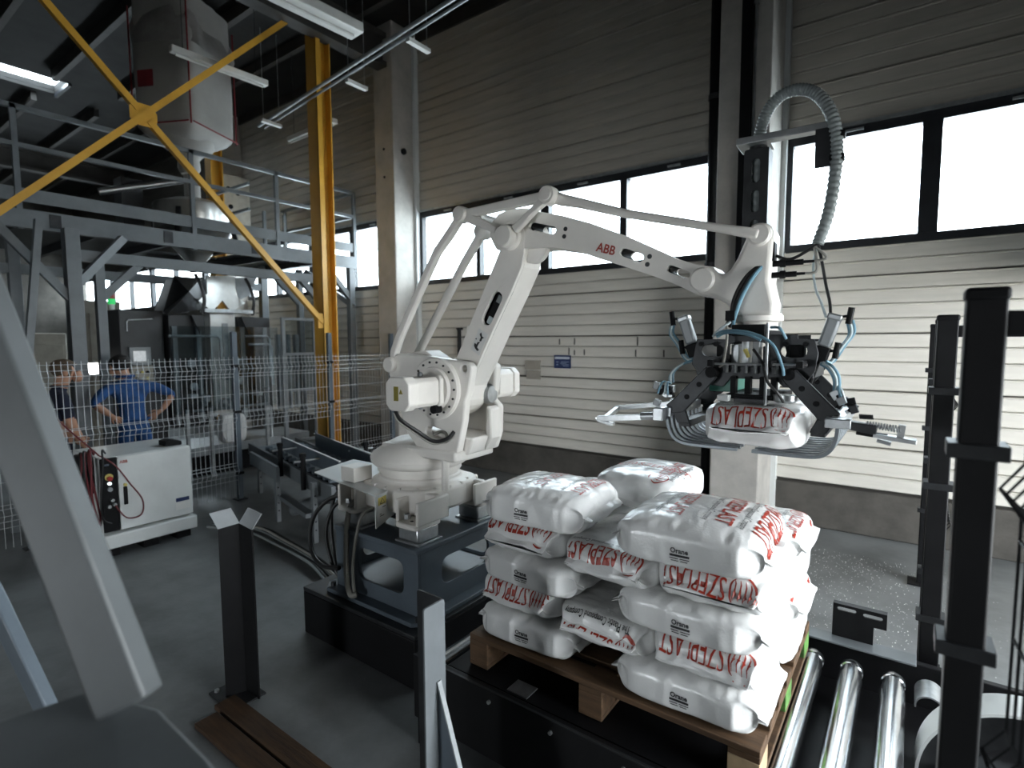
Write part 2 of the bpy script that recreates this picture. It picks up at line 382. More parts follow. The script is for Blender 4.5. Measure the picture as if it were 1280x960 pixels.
# roof with one strip skylight
SK = (-12.95, -12.25, -.5, 3.42)
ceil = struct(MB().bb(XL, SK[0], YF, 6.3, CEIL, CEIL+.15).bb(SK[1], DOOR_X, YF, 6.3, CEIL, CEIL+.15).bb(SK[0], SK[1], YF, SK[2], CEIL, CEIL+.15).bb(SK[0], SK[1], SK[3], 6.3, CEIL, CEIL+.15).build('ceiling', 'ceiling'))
MB().bb(SK[0], SK[1], SK[2], SK[3], CEIL+.05, CEIL+.06).build('skylight_pane', M['glass'], ceil, smooth=0)
MB().bb(SK[0]-.04, SK[1]+.04, SK[3], SK[3]+.05, CEIL-.05, CEIL+.02).build('skylight_frame', 'frame', ceil)
portal('skylight_daylight', ((SK[0]+SK[1])/2, (SK[2]+SK[3])/2, CEIL+.3), (0, 0, 0), SK[1]-SK[0], SK[3]-SK[2])
for i in range(13):
    y = YF+.6 + i*.95
    MB().bb(-11.9, DOOR_X, y-.04, y+.04, CEIL-.16, CEIL).build('purlin', 'ceil_steel', ceil)
    MB().bb(XL, -13.1, y-.04, y+.04, CEIL-.16, CEIL).build('purlin', 'ceil_steel', ceil)
for x in (-16.6, -6.4, -1.35):
    MB().bb(x-.1, x+.1, YF, 5.7, CEIL-.62, CEIL-.55).bb(x-.1, x+.1, YF, 5.7, CEIL-.22, CEIL-.15).bb(x-.02, x+.02, YF, 5.7, CEIL-.55, CEIL-.22).build('rafter', 'ceil_steel', ceil)

for x, z, h in ((-3.66, 1.79, .07), (-3.44, 1.79, .08), (-3.30, 1.66, .07), (-3.44, 1.66, .06), (-3.52, 1.66, .09), (-2.6, 1.78, .10), (-2.62, 1.65, .08), (-2.28, 1.65, .08)):
    MB().bb(x-.006, x+.006, 5.99, 6.0, z, z+h).build('joint_mark', 'siding_rib', wb)
# sign and patch on the wall
sg = T('wall_sign', 'small dark blue notice sign on the beige siding', 'sign', (-3.61, 5.995, 1.49))
MB().bb(-3.735, -3.49, 5.985, 5.995, 1.487, 1.655).build('sign_plate', 'blue_sign', sg)
MB().bb(-3.72, -3.505, 5.982, 5.985, 1.605, 1.633).build('printed_band', 'white_ink', sg)
mb = MB()
for zz, a, b in ((1.565, -3.63, -3.515), (1.548, -3.64, -3.55), (1.53, -3.62, -3.515), (1.512, -3.6, -3.52)): mb.bb(a, b, 5.982, 5.985, zz, zz+.008)
mb.bb(-3.70, -3.665, 5.982, 5.985, 1.56, 1.572).bb(-3.70, -3.67, 5.982, 5.985, 1.527, 1.54)
mb.build('printed_lines', 'grey_ink', sg)
cv = T('wall_cover_plate', 'small grey cover plate on the siding left of the blue sign', 'plate', (-4.07, 5.99, 1.33))
MB().bb(-4.19, -3.95, 5.982, 5.995, 1.46, 1.58).build('upper_plate', 'beige', cv)
MB().bb(-4.17, -3.95, 5.984, 5.995, 1.33, 1.445).build('lower_plate', 'beige', cv)
bk = T('wall_bracket_strip', 'narrow dark upright strip on the siding behind the robot linkage', 'strip', (-5.35, 5.97, 1.4))
MB().bb(-5.372, -5.335, 5.95, 5.995, 1.35, 2.02).build('strip', 'dark_steel', bk); MB().bb(-5.372, -5.30, 5.93, 5.995, 2.0, 2.03).build('strip_head', 'dark_steel', bk)

# spilled pellets on the floor behind the conveyor
mb = MB()
for i in range(1500):
    x = random.gauss(-.35, .45); y = random.uniform(3.15, 5.4); r = random.uniform(.0016, .0034)
    if x < -1.3 or x > 1.2: continue
    c = Vector((x, y, r*.6))
    mb.add([c+Vector(q)*r for q in ((1, 0, 0), (0, 1, 0), (-1, 0, 0), (0, -1, 0), (0, 0, 1), (0, 0, -.6))], [(0, 1, 4), (1, 2, 4), (2, 3, 4), (3, 0, 4), (1, 0, 5), (2, 1, 5), (3, 2, 5), (0, 3, 5)])
o = mb.build('plastic_pellets', 'sack', smooth=0); o['kind'] = 'stuff'; tag(o, 'white plastic pellets spilled on the floor behind the roller conveyor', 'pellets')

# luminaires, trunking and hangers under the roof
def luminaire(p0, p1, label, wd=.09, ht=.07):
    p0 = Vector(p0); p1 = Vector(p1); t = T('ceiling_luminaire', label, 'lamp', tuple((p0+p1)/2), 'unlit strip lamps under the roof')
    MB().beam(p0, p1, wd, ht).build('housing', 'lamp_white', t, bevel=.01)
    d = (p1-p0).normalized(); MB().cyl(p0+d*.05-Vector((0, 0, ht/2+.012)), p1-d*.05-Vector((0, 0, ht/2+.012)), .014, seg=8).build('tube', 'lamp_white', t)
    for q in (.12, .88):
        a = p0.lerp(p1, q)
        MB().cyl(a+Vector((0, 0, ht/2)), Vector((a.x, a.y, CEIL-.16)), .004, seg=6).build('hanger_wire', 'dark_steel', t)
luminaire((-6.6, 2.77, 5.0), (-6.56, 3.84, 5.0), 'unlit white strip lamp in front of the hanging bulk bag')
luminaire((-8.06, 5.06, 5.0), (-6.84, 5.03, 5.0), 'unlit white strip lamp seen behind the yellow post')
luminaire((-4.82, 2.5, 5.0), (-4.73, 3.78, 5.0), 'wide pale lamp housing at the top edge above the yellow post', .22, .10)
pa, pb = Vector((-7.95, 4.504, 5.02)), Vector((-2.6, 3.87, 5.02))
for i, dy in enumerate((0, .09)):
    o = MB().cyl(pa+V(0, dy, 0), pb+V(0, dy, 0), (.022, .016)[i], seg=10).build('conduit_pipe', 'acrylic_grey', origin=tuple(pa))
    tag(o, ('thicker of two steel conduit pipes slung under the dark roof', 'thinner of two steel conduit pipes slung under the dark roof')[i], 'pipe', 'conduit pipes under the roof')
for x, y0, y1, lb in ((-5.65, 4.33, 4.63, 'short steel pipe hanger above the left concrete column'), (-4.39, 4.15, 4.46, 'short steel pipe hanger at the top centre right of the column'), (-7.6, 4.35, 4.65, 'short steel pipe hanger behind the platform handrail')):
    t = T('pipe_hanger', lb, 'hanger', (x, (y0+y1)/2, 4.97), 'wire hung pipe hangers')
    MB().bb(x-.03, x+.03, y0, y1, 4.955, 4.995).build('hanger_bar', 'lamp_white', t)
    for y in (y0+.03, y1-.03): MB().cyl((x, y, 4.99), (x, y, CEIL-.16), .005, seg=6).build('hanger_wire', 'galv', t)

# ------------------------------------------------------------------ steel pedestal under the robot
PX1, PY0 = -2.135, 2.02; PX0, PY1 = -2.86, 2.78; PZ0, PZ1 = .30, .71
sk = T('base_skid', 'long dark box beam the robot pedestal stands on', 'base', (-2.55, 2.4, 0))
MB().bb(-3.05, -2.04, 1.90, 2.86, 0, .275).build('skid_body', 'black', sk, bevel=.008)
MB().bb(-3.05, -2.04, 1.90, 2.86, .275, .30).build('skid_top', 'dark_steel', sk, bevel=.004)
pd = T('robot_pedestal', 'blue-grey welded steel pedestal with rounded cut-outs under the robot', 'pedestal', ((PX0+PX1)/2, (PY0+PY1)/2, .30))
MB().prism(rrect(PX0-.07, PX1+.07, PY0-.07, PY1+.07, .06, 2), XY(0), .30, .325).build('foot_plate', 'ped_paint', pd, bevel=.004)
MB().prism(rrect(PX0-.015, PX1+.015, PY0-.015, PY1+.015, .03, 4), XY(0), .68, .71).build('top_plate', 'ped_paint', pd, bevel=.005)
def wall_cut(a, b):
    w = b-a; return [(a, .325), (b, .325), (b, .68), (a, .68)], [rrect(a+w*.30, b-w*.16, .42, .615, .05)]
o_, h_ = wall_cut(PX0, PX1)
MB().prism(o_, XZ(PY0), 0, .02, h_).build('front_wall', 'ped_paint', pd, bevel=.003)
MB().prism(o_, XZ(PY1-.02), 0, .02, h_).build('rear_wall', 'ped_paint', pd, bevel=.003)
o_ = [(PY0+.02, .325), (PY1-.02, .325), (PY1-.02, .68), (PY0+.02, .68)]; h_ = [rrect(PY0+.19, PY1-.14, .44, .60, .055)]
MB().prism(o_, YZ(PX1-.02), 0, .02, h_).build('side_wall', 'ped_paint', pd, bevel=.003)
MB().prism(o_, YZ(PX0), 0, .02, h_).build('side_wall', 'ped_paint', pd, bevel=.003)
MB().bb(PX0+.03, PX1-.03, PY0+.03, PY1-.03, .325, .40).build('inner_floor', 'ped_paint', pd)
AX = Vector((-2.49, 2.393, 0))
for sx in (-1, 1):
    for sy in (-1, 1):
        c = AX + Vector((sx*.245, sy*.255, 0))
        MB().bb(c.x-.095, c.x+.095, c.y-.095, c.y+.095, .71, .722).build('shim_plate', 'galv', pd, bevel=.002)
        MB().bb(c.x-.082, c.x+.082, c.y-.082, c.y+.082, .722, .805).build('spacer_block', 'alu', pd, bevel=.012)
for x in (PX0, PX1+.03):
    for y in (PY0-.03, PY1+.03): MB().cyl((x, y, .325), (x, y, .35), .018, seg=6).build('anchor_bolt', 'dark_steel', pd)

# ------------------------------------------------------------------ the palletising robot
S0 = Vector((-2.205, 2.235, 0)); PHI = math.radians(2.5)
D_ = Vector((math.cos(PHI), math.sin(PHI), 0)); N_ = Vector((-math.sin(PHI), math.cos(PHI), 0))
def RP(u, z, n): return S0 + D_*u + N_*n + Vector((0, 0, z))
RU = lambda u, v, t: RP(u, v, t)
rob = T('palletizing_robot', 'white four axis palletizing robot arm on a steel pedestal', 'robot', (AX.x, AX.y, .805))
# base casting
mb = MB(); mb.prism(rrect(AX.x-.30, AX.x+.30, AX.y-.30, AX.y+.30, .17, 8), XY(0), .845, .985)
mb.lathe([(.300, .85), (.316, .87), (.316, .975), (.300, .99), (.26, 1.0), (.255, 1.03)], (AX.x, AX.y, 0), seg=48)
base = mb.build('base', 'white', rob, bevel=.012)
for sx in (-1, 1):
    for sy in (-1, 1):
        c = AX + Vector((sx*.265, sy*.275, 0)); mb = MB()
        mb.prism(rrect(c.x-.088, c.x+.088, c.y-.105, c.y+.105, .03, 4), XY(0), .806, .838)
        for k in (-1, 1):
            mb.bb(c.x+k*.080-.012, c.x+k*.080+.012, min(c.y-sy*.16, c.y+sy*.09), max(c.y-sy*.16, c.y+sy*.06), .83, .965)
        mb.bb(c.x-.082, c.x+.082, min(c.y-sy*.05, c.y-sy*.10), max(c.y-sy*.05, c.y-sy*.10), .83, .975)
        ft = mb.build('foot', 'white', rob, bevel=.009)
        MB().cyl((c.x-.06, c.y+sy*.03, .838), (c.x-.06, c.y+sy*.03, .866), .02, seg=6).build('foot_bolt', 'galv', ft)
        for k in (0, 1): MB().cyl((c.x+.0+.055*k, c.y+sy*.05, .838), (c.x+.055*k, c.y+sy*.05, .8395), .011, seg=10).build('bolt_hole', 'black', ft)
for k in range(9):
    a = -2.2 + k*.34; c = AX + Vector((math.cos(a)*.285, math.sin(a)*.285, .985))
    MB().box(c, (.055, .02, .018), rot_z(a)).build('rib', 'white', base, bevel=.004)
MB().lathe([(.245, 1.0), (.245, 1.05), (.262, 1.055), (.262, 1.085), (.235, 1.09), (.235, 1.10)], (AX.x, AX.y, 0), seg=48).build('slew_ring', 'white', rob)
mb = MB(); mb.lathe([(.27, 1.085), (.30, 1.10), (.305, 1.135), (.29, 1.16), (.20, 1.215), (.15, 1.24)], (AX.x, AX.y, 0), seg=48)
mb.prism([(-.42, -.02), (.17, -.02), (.19, .1), (.19, .32), (.05, .36), (-.42, .30)], lambda u, v, t: RP(u, t, v), 1.165, 1.225)
mb.build('turntable', 'white', rob, bevel=.012)
MB().cyl(RP(.08, .995, .0), RP(.08, 1.17, .0), .022, seg=14).build('stop_pin', 'white', rob)
MB().bb(AX.x-.35, AX.x-.22, AX.y-.34, AX.y-.2, .985, 1.075).build('cable_box', 'white', rob, bevel=.006)
# frame: near and far cheek plates
near = [(-.277, 1.772), (-.144, 1.767), (-.025, 1.758), (.198, 1.736), (.255, 1.728), (.274, 1.71), (.278, 1.69), (.252, 1.568), (.227, 1.515), (.218, 1.411), (.165, 1.20), (-.12, 1.20), (-.22, 1.30), (-.28, 1.46), (-.36, 1.64), (-.37, 1.70), (-.34, 1.745)]
MB().prism(near, RU, 0, .055, [slot((-.03, 1.325), (.07, 1.305), .032), circ(.225, 1.695, .018, 12)]).build('near_cheek', 'white', rob, bevel=.014, seg=3)
far = [(-.10, 1.74), (.17, 1.74), (.235, 1.70), (.22, 1.56), (.205, 1.50), (.25, 1.46), (.245, 1.30), (.21, 1.20), (-.15, 1.20), (-.2, 1.4)]
MB().prism(far, RU, .29, .35).build('far_cheek', 'white', rob, bevel=.014, seg=3)
MB().prism([(-.22, 1.2), (.2, 1.2), (.235, 1.28), (.235, 1.30), (-.2, 1.33)], RU, .055, .29).build('cradle_floor', 'white', rob, bevel=.01)
MB().prism([(.205, 1.2), (.26, 1.28), (.255, 1.45), (.225, 1.47), (.215, 1.30)], RU, .20, .30).build('cradle_rib', 'white', rob, bevel=.01)
# shoulder gearbox and motor (near side)
SC = (.024, 1.578); dsc = MB().lathe([(.178, 0), (.178, .012), (.168, .024), (.125, .024), (.118, .045), (.06, .05)], RP(*SC, 0), -N_, 48).build('gearbox_flange', 'white', rob)
for k in range(18):
    a = 2*PI*k/18; p = RP(SC[0]+.15*math.cos(a), SC[1]+.15*math.sin(a), -.024)
    MB().cyl(p, p-N_*.006, .0065, seg=8).build('flange_bolt', 'dark_steel', dsc)
def octo(cx, cz, hw, hh, c): return [(cx-hw+c, cz-hh), (cx+hw-c, cz-hh), (cx+hw, cz-hh+c), (cx+hw, cz+hh-c), (cx+hw-c, cz+hh), (cx-hw+c, cz+hh), (cx-hw, cz+hh-c), (cx-hw, cz-hh+c)]
mot = MB().prism(octo(.03, 1.570, .076, .080, .022), RU, -.245, -.04).build('motor', 'white', rob, bevel=.006)
MB().prism(octo(.03, 1.570, .086, .090, .034), RU, -.315, -.245).build('motor_end_cap', 'white', mot, bevel=.007)
MB().prism(octo(.03, 1.570, .086, .088, .02), RU, -.075, -.035).build('motor_flange', 'white', mot, bevel=.006)
MB().prism([(.008, 1.535), (.04, 1.535), (.04, 1.61), (.008, 1.61)], RU, -.3175, -.3145).build('sticker', 'olive', mot, smooth=0)
MB().prism([(.046, 1.572), (.072, 1.572), (.059, 1.597)], RU, -.3175, -.3145).build('sticker', 'olive', mot, smooth=0)
for q in ((-.04, 1.66), (-.04, 1.485)):
    MB().lathe([(.010, 0), (.017, .004), (.017, .014), (.010, .018)], RP(q[0]+.05, q[1], -.11), -N_, 12).build('lifting_eye', 'galv', mot)
MB().cyl(RP(.085, 1.47, -.05), RP(.085, 1.47, -.10), .024, seg=16).build('vent_plug', 'black', mot)
pts = smooth_path([RP(-.03, 1.475, -.27), RP(-.045, 1.42, -.22), RP(-.01, 1.34, -.12), RP(.05, 1.285, -.06), RP(.12, 1.30, -.03), RP(.15, 1.34, -.0)])
MB().sweep(pts, .011, 8).build('motor_cable', 'cable', rob)
MB().sweep([p+Vector((-.012, 0, -.015)) for p in pts], .006, 8).build('signal_cable', 'cable_grey', rob)
MB().sweep(smooth_path([RP(.0, 1.31, -.01), RP(.05, 1.33, .03), RP(.10, 1.30, -.005)]), .009, 8).build('cable_loop', 'cable_grey', rob)
# far side motor
fm = MB().prism(octo(.14, 1.585, .078, .085, .025), RU, .35, .50).build('rear_motor', 'white', rob, bevel=.007)
MB().prism(octo(.14, 1.585, .086, .092, .034), RU, .50, .56).build('rear_motor_cap', 'white', fm, bevel=.007)
# lower arm
P3 = (.494, 2.379)
la = [(.121, 1.75), (.258, 2.012), (.379, 2.233), (.425, 2.32)] + circ(P3[0], P3[1], .088, 14, PI*.95, -PI*.10) + [(.575, 2.29), (.561, 2.226), (.491, 2.095), (.376, 1.901), (.265, 1.70), (.20, 1.59)] + circ(.04, 1.565, .16, 12, -.1, -PI*.9)[1:] + [(-.08, 1.62), (.05, 1.70)]
larm = MB().prism(la, RU, .062, .085, [slot((.338, 1.962), (.405, 2.075), .033)]).prism(la, RU, .225, .245).build('lower_arm', 'white', rob, bevel=.006)
def ring_wall(outline, closed, t0, t1, th):
    mb = MB(); n = len(outline)
    for i in range(n if closed else n-1):
        a = outline[i]; b = outline[(i+1) % n]
        mb.add([RP(*a, t0), RP(*b, t0), RP(*b, t1), RP(*a, t1)], [(0, 1, 2, 3)])
    return mb
ring_wall(la, True, .085, .225, 0).build('arm_shell', 'white', larm)
MB().prism(strip([(.30, 1.90), (.44, 2.13)], .09), RU, .10, .12).build('slot_lining', 'black', larm, smooth=0)
MB().prism(strip([(.325, 1.94), (.345, 1.975)], .03), RU, .092, .10).build('hose_in_slot', 'hose_pale', larm)
MB().prism(strip([(.39, 2.05), (.41, 2.085)], .03), RU, .092, .10).build('hose_in_slot', 'hose_grey', larm)
MB().prism([(.225, 1.80), (.285, 1.765), (.345, 1.88), (.285, 1.915)], RU, .0605, .0622).build('decal_plate', 'sticker_w', larm, smooth=0)
for pts in ([(.302, 1.862), (.312, 1.872), (.318, 1.85), (.332, 1.842), (.318, 1.838), (.310, 1.822), (.300, 1.828), (.309, 1.845)], [(.268, 1.815), (.28, 1.806), (.286, 1.818), (.305, 1.822), (.292, 1.808), (.282, 1.79), (.296, 1.776), (.284, 1.77), (.270, 1.785), (.262, 1.80)], [(.272, 1.838), (.28, 1.842), (.279, 1.833)]):
    MB().prism([(u-.012, v+.02) for u, v in pts], RU, .058, .0605).build('decal_mark', 'black_ink', larm, smooth=0)
MB().prism([(.225, 1.69), (.365, 1.905), (.375, 1.90), (.235, 1.683)], RU, .15, .165).build('arm_seam', 'galv', larm)
MB().prism(rrect(.165, .205, 1.88, 1.935, .012), RU, .10, .17).build('lug', 'white', larm, bevel=.004)
MB().box(RP(.30, 2.115, .15), (.018, .05, .06), rot_z(PHI)).build('cable_guide', 'black', larm)
MB().lathe([(.06, 0), (.06, .03), (.05, .045), (.02, .05)], RP(.17, 1.53, .28), D_, 24).build('pivot_cover', 'galv', larm)
# upper arm
ua_top = [(.364, 2.463), (.414, 2.509), (.477, 2.526), (.585, 2.52), (.674, 2.488), (.801, 2.453), (.949, 2.400), (1.124, 2.323), (1.243, 2.261), (1.356, 2.202), (1.45, 2.165)]
ua_bot = [(1.435, 2.05), (1.335, 2.100), (1.198, 2.155), (1.002, 2.228), (.87, 2.280), (.717, 2.312), (.584, 2.318), (.47, 2.30), (.40, 2.33), (.36, 2.40)]
ua = ua_top + circ(1.476, 2.10, .066, 9, PI*.45, -PI*.75)[1:] + ua_bot
holes = [slot((.625, 2.424), (.742, 2.390), .020), slot((1.116, 2.249), (1.194, 2.217), .019), slot((1.335, 2.157), (1.405, 2.127), .016)]
uarm = MB().prism(ua, RU, .065, .085, holes).prism(ua, RU, .205, .225, holes).build('upper_arm', 'white', rob, bevel=.006)
ring_wall(ua, True, .085, .205, 0).build('arm_shell', 'white', uarm)
for h in holes:
    for t0, t1 in ((.085, .205),):
        ring_wall(h, True, t0, t1, 0).build('slot_lining', 'black', uarm)
for p in ((.815, 2.388), (.808, 2.353), (1.24, 2.219), (1.23, 2.185)):
    MB().cyl(RP(*p, .064), RP(*p, .0655), .011, seg=12).build('cap_screw', 'dark_steel', uarm)
a_ = math.radians(-17.5); rt = D_*math.cos(a_)+Vector((0, 0, math.sin(a_))); up_ = -D_*math.sin(a_)+Vector((0, 0, math.cos(a_)))
text_on(MB(), 'ABB', .058, RP(.978, 2.268, .0635), rt, up_, offset=.022, lift=.0008, sx=.93).build('lettering', 'red_ink', uarm, smooth=0)
MB().lathe([(.10, 0), (.10, .12), (.085, .14)], RP(.46, 2.42, .225), N_, 32).build('elbow_motor', 'white', uarm)
MB().lathe([(.066, 0), (.066, .025), (.052, .035)], RP(*P3, .062), -N_, 32).build('elbow_collar', 'white', rob)
MB().lathe([(.050, 0), (.056, .006), (.056, .052), (.048, .060), (.02, .062)], RP(*P3, .045), -N_, 32).build('elbow_cap', 'white', rob)
MB().lathe([(.075, 0), (.085, .015), (.085, .05), (.07, .06)], RP(.60, 2.33, .16), -N_, 28).build('elbow_boss', 'white', uarm)
# linkage: triangle, rear rods, top rod
P1 = (.209, 2.524); P2 = (.751, 2.545)
tri = MB().prism(strip([P1, P2], [.045, .05]), RU, .0, .035).prism(strip([P1, (.30, 2.482), (.44, 2.415)], [.045, .05, .035]), RU, .0, .035).prism(strip([P2, (.66, 2.485), (.55, 2.405)], [.05, .034, .045]), RU, .0, .035).build('triangle_link', 'white', rob, bevel=.008, seg=3)
for p, r in ((P1, .043), (P2, .045)):
    MB().lathe([(r, 0), (r, .05), (r*.9, .058)], RP(*p, .04), -N_, 28).build('pivot_boss', 'white', tri)
    MB().lathe([(r*.62, 0), (r*.6, .006)], RP(*p, -.016), -N_, 24).build('pivot_cap', 'white', tri)
MB().cyl(RP(.30, 2.50, .03), RP(.30, 2.50, .25), .03, seg=20).build('cross_shaft', 'white', tri)
B1 = (-.335, 1.705)
r1 = MB().prism(strip([B1, (-.325, 1.78), (-.28, 1.87), (-.12, 2.12), (.03, 2.345), (.12, 2.43), P1], [.05, .055, .052, .046, .050, .052, .05]), RU, .0, .04).build('rear_rod', 'white', rob, bevel=.012, seg=3)
MB().lathe([(.040, 0), (.046, .006), (.046, .055), (.038, .064)], RP(*B1, .03), -N_, 28).build('rod_end', 'white', r1)
r2 = MB().prism(strip([(-.36, 1.72), (.06, 2.30), (.20, 2.47)], [.05, .046, .05]), RU, .20, .24).build('rear_rod', 'white', rob, bevel=.012, seg=3)
MB().lathe([(.045, 0), (.045, .06)], RP(.20, 2.47, .25), -N_, 24).build('rod_end', 'white', r2)
MB().lathe([(.05, 0), (.05, .06)], RP(-.36, 1.72, .25), -N_, 24).build('rod_end', 'white', r2)
MB().prism([(-.37, 1.70), (-.37, 1.76), (-.12, 1.79), (-.02, 1.74), (-.1, 1.62)], RU, .055, .2).build('rear_lug', 'white', rob, bevel=.01)
WT = (1.695, 2.262)
MB().prism(strip([P2, (.809, 2.522), (.915, 2.490), (1.14, 2.413), (1.545, 2.303), WT], [.06, .056, .046, .037, .034, .045]), RU, .02, .055).build('top_rod', 'white', rob, bevel=.012, seg=3)
# wrist
wr = [(1.43, 2.105), (1.447, 2.146), (1.476, 2.162), (1.522, 2.138), (1.556, 2.115), (1.585, 2.135), (1.612, 2.18), (1.640, 2.25)] + circ(WT[0], WT[1], .050, 9, PI*.95, -PI*.05) + [(1.742, 2.20), (1.735, 2.08), (1.757, 1.99), (1.752, 1.945), (1.60, 1.945), (1.585, 1.99), (1.53, 2.02), (1.47, 2.035), (1.44, 2.06)]
wrist = MB().prism(wr, RU, .05, .24).build('wrist', 'white', rob, bevel=.018, seg=3)
MB().lathe([(.052, 0), (.052, .012), (.044, .02)], RP(1.476, 2.10, .055), -N_, 28).build('wrist_cap', 'white', wrist)
MB().lathe([(.044, 0), (.044, .02), (.036, .028)], RP(*WT, .055), -N_, 28).build('wrist_cap', 'white', wrist)
MB().lathe([(.095, 1.955), (.105, 1.945), (.105, 1.925), (.085, 1.918), (.085, 1.885), (.07, 1.88)], RP(1.67, 0, .17), (0, 0, 1), 36).build('tool_flange', 'white', rob)
# hose carrier on the wrist
post = MB().prism(rrect(1.612, 1.706, 2.18, 2.625, .012), RU, .13, .14, [slot((1.658, 2.265), (1.658, 2.325), .016), slot((1.658, 2.385), (1.658, 2.445), .016), slot((1.658, 2.505), (1.658, 2.57), .016)]).build('hose_post', 'dark_steel', rob, bevel=.002)
MB().prism([(1.612, 2.18), (1.618, 2.18), (1.618, 2.625), (1.612, 2.625)], RU, .14, .22).build('post_side', 'dark_steel', post)
MB().prism([(1.700, 2.18), (1.706, 2.18), (1.706, 2.625), (1.700, 2.625)], RU, .14, .22).build('post_side', 'dark_steel', post)
brk = MB().prism([(1.585, .10), (1.94, .10), (1.94, .15), (1.71, .15), (1.71, .24), (1.585, .24)], lambda u, v, t: RP(u, t, v), 2.640, 2.668).build('hose_bracket', 'galv', rob, bevel=.003)
MB().cyl(RP(1.658, 2.60, .17), RP(1.658, 2.645, .17), .034, seg=20).build('swivel', 'dark_steel', rob)
MB().prism([(1.872, 2.645), (1.935, 2.645), (1.935, 2.50), (1.872, 2.50)], RU, .10, .106).build('clamp_plate', 'dark_steel', brk)
for z in (2.615, 2.53): MB().box(RP(1.945, z, .12), (.05, .05, .022), rot_z(PHI)).build('hose_clamp', 'black', brk, bevel=.004)
hp = smooth_path([RP(1.658, 2.20, .17), RP(1.658, 2.40, .17), RP(1.660, 2.60, .17), RP(1.664, 2.69, .165), RP(1.690, 2.765, .15), RP(1.738, 2.812, .14), RP(1.805, 2.818, .13), RP(1.868, 2.782, .12), RP(1.918, 2.70, .11), RP(1.942, 2.59, .11), RP(1.942, 2.478, .11), RP(1.925, 2.33, .11), RP(1.893, 2.215, .11)], 26)
MB().sweep(hp, [.0235 if (i % 4) < 2 else .0205 for i in range(len(hp))], 14).build('corrugated_hose', 'hose_grey', rob, smooth=60)
e = RP(1.893, 2.215, .11)
MB().sweep(smooth_path([e, e+V(.015, 0, -.06), e+V(.035, -.01, -.16), V(-.262, 2.36, 1.985), V(-.255, 2.34, 1.93)]), .0055, 8).build('black_cable', 'cable', rob)
MB().sweep(smooth_path([e, e+V(-.012, 0, -.08), e+V(.0, -.01, -.17), V(-.29, 2.36, 1.985), V(-.27, 2.34, 1.93)]), .0045, 8).build('air_line', 'hose_pale', rob)
for dz, L in ((0, .15), (-.045, .12)):
    p = RP(1.735, 2.15+dz, .10)
    MB().sweep([p, p+D_*.03, p+D_*.03, p+D_*.05, p+D_*.05, p+D_*L*.75, p+D_*L*.75, p+D_*L], [.012, .012, .016, .016, .011, .011, .006, .005], 12).build('cable_connector', 'black', rob)
    MB().sweep(smooth_path([p+D_*L, p+D_*(L+.04)+V(0, 0, .01), e+V(-.012, 0, -.005)]), .005, 8).build('connector_cable', 'cable_grey', rob)
MB().sweep(smooth_path([e, RP(1.80, 2.165, .11), RP(1.73, 2.195, .11)]), .006, 8).build('connector_cable', 'cable', rob)
MB().prism(rrect(1.708, 1.748, 2.16, 2.235, .006), RU, .07, .13).build('connector_plate', 'black', rob)
for k, (dx, m_) in enumerate(((0, 'cable'), (.014, 'cable'), (.026, 'hose_blue'))):
    MB().sweep(smooth_path([RP(1.71+dx*.3, 2.155, .075), RP(1.655+dx, 2.10, .03), RP(1.615+dx, 2.02, .02), RP(1.600+dx*.6, 1.94, .02), RP(1.58+dx, 1.90, .03)]), .0085, 8).build('wrist_cable', m_, rob)
MB().box(RP(1.60, 1.945, .02), (.035, .03, .04), rot_z(PHI)).build('cable_clip', 'black', rob)

# junction hood on the pedestal with the main cables
hd = T('cable_hood', 'grey sheet metal junction hood with warning sticker beside the robot base', 'box', (-2.72, 2.05, .71))
hx1 = -2.412
MB().prism([(-3.19, 2.10), (-2.405, 1.965), (-2.47, 2.20), (-2.60, 2.235), (-2.78, 2.30), (-2.98, 2.50), (-3.30, 2.50)], XY(0), .970, .977).build('hood_top', 'light_grey', hd)
MB().prism([(1.968, .785), (2.20, .825), (2.20, .970), (1.968, .970)], lambda u, v, t: Vector((hx1-(u-1.968)*.27+t, u, v)), -.006, 0).build('hood_side', 'light_grey', hd)
MB().bb(-3.12, -2.50, 2.245, 2.26, .74, .968).build('terminal_panel', 'black', hd)
MB().bb(-3.12, -2.86, 2.26, 2.48, .72, .80).build('terminal_base', 'black', hd)
HS = lambda u, v, t: Vector((hx1-(u-1.968)*.27+t, u, v))
MB().prism([(1.992, .91), (2.068, .91), (2.068, .955), (1.992, .955)], HS, .0005, .002).build('sticker_head', 'sticker_y', hd, smooth=0)
MB().prism([(1.992, .82), (2.068, .82), (2.068, .91), (1.992, .91)], HS, .0005, .002).build('sticker_body', 'sticker_w', hd, smooth=0)
mb = MB().prism(strip([(2.01, .917), (2.05, .917), (2.03, .948), (2.01, .917)], .005), HS, .002, .003)
for y0, y1, z in ((2.03, 2.06, .893), (2.005, 2.045, .845), (2.005, 2.02, .856)): mb.prism([(y0, z), (y1, z), (y1, z+.004), (y0, z+.004)], HS, .002, .003)
mb.build('sticker_print', 'black_ink', hd, smooth=0)
cb = V(-2.86, 2.13, .84)
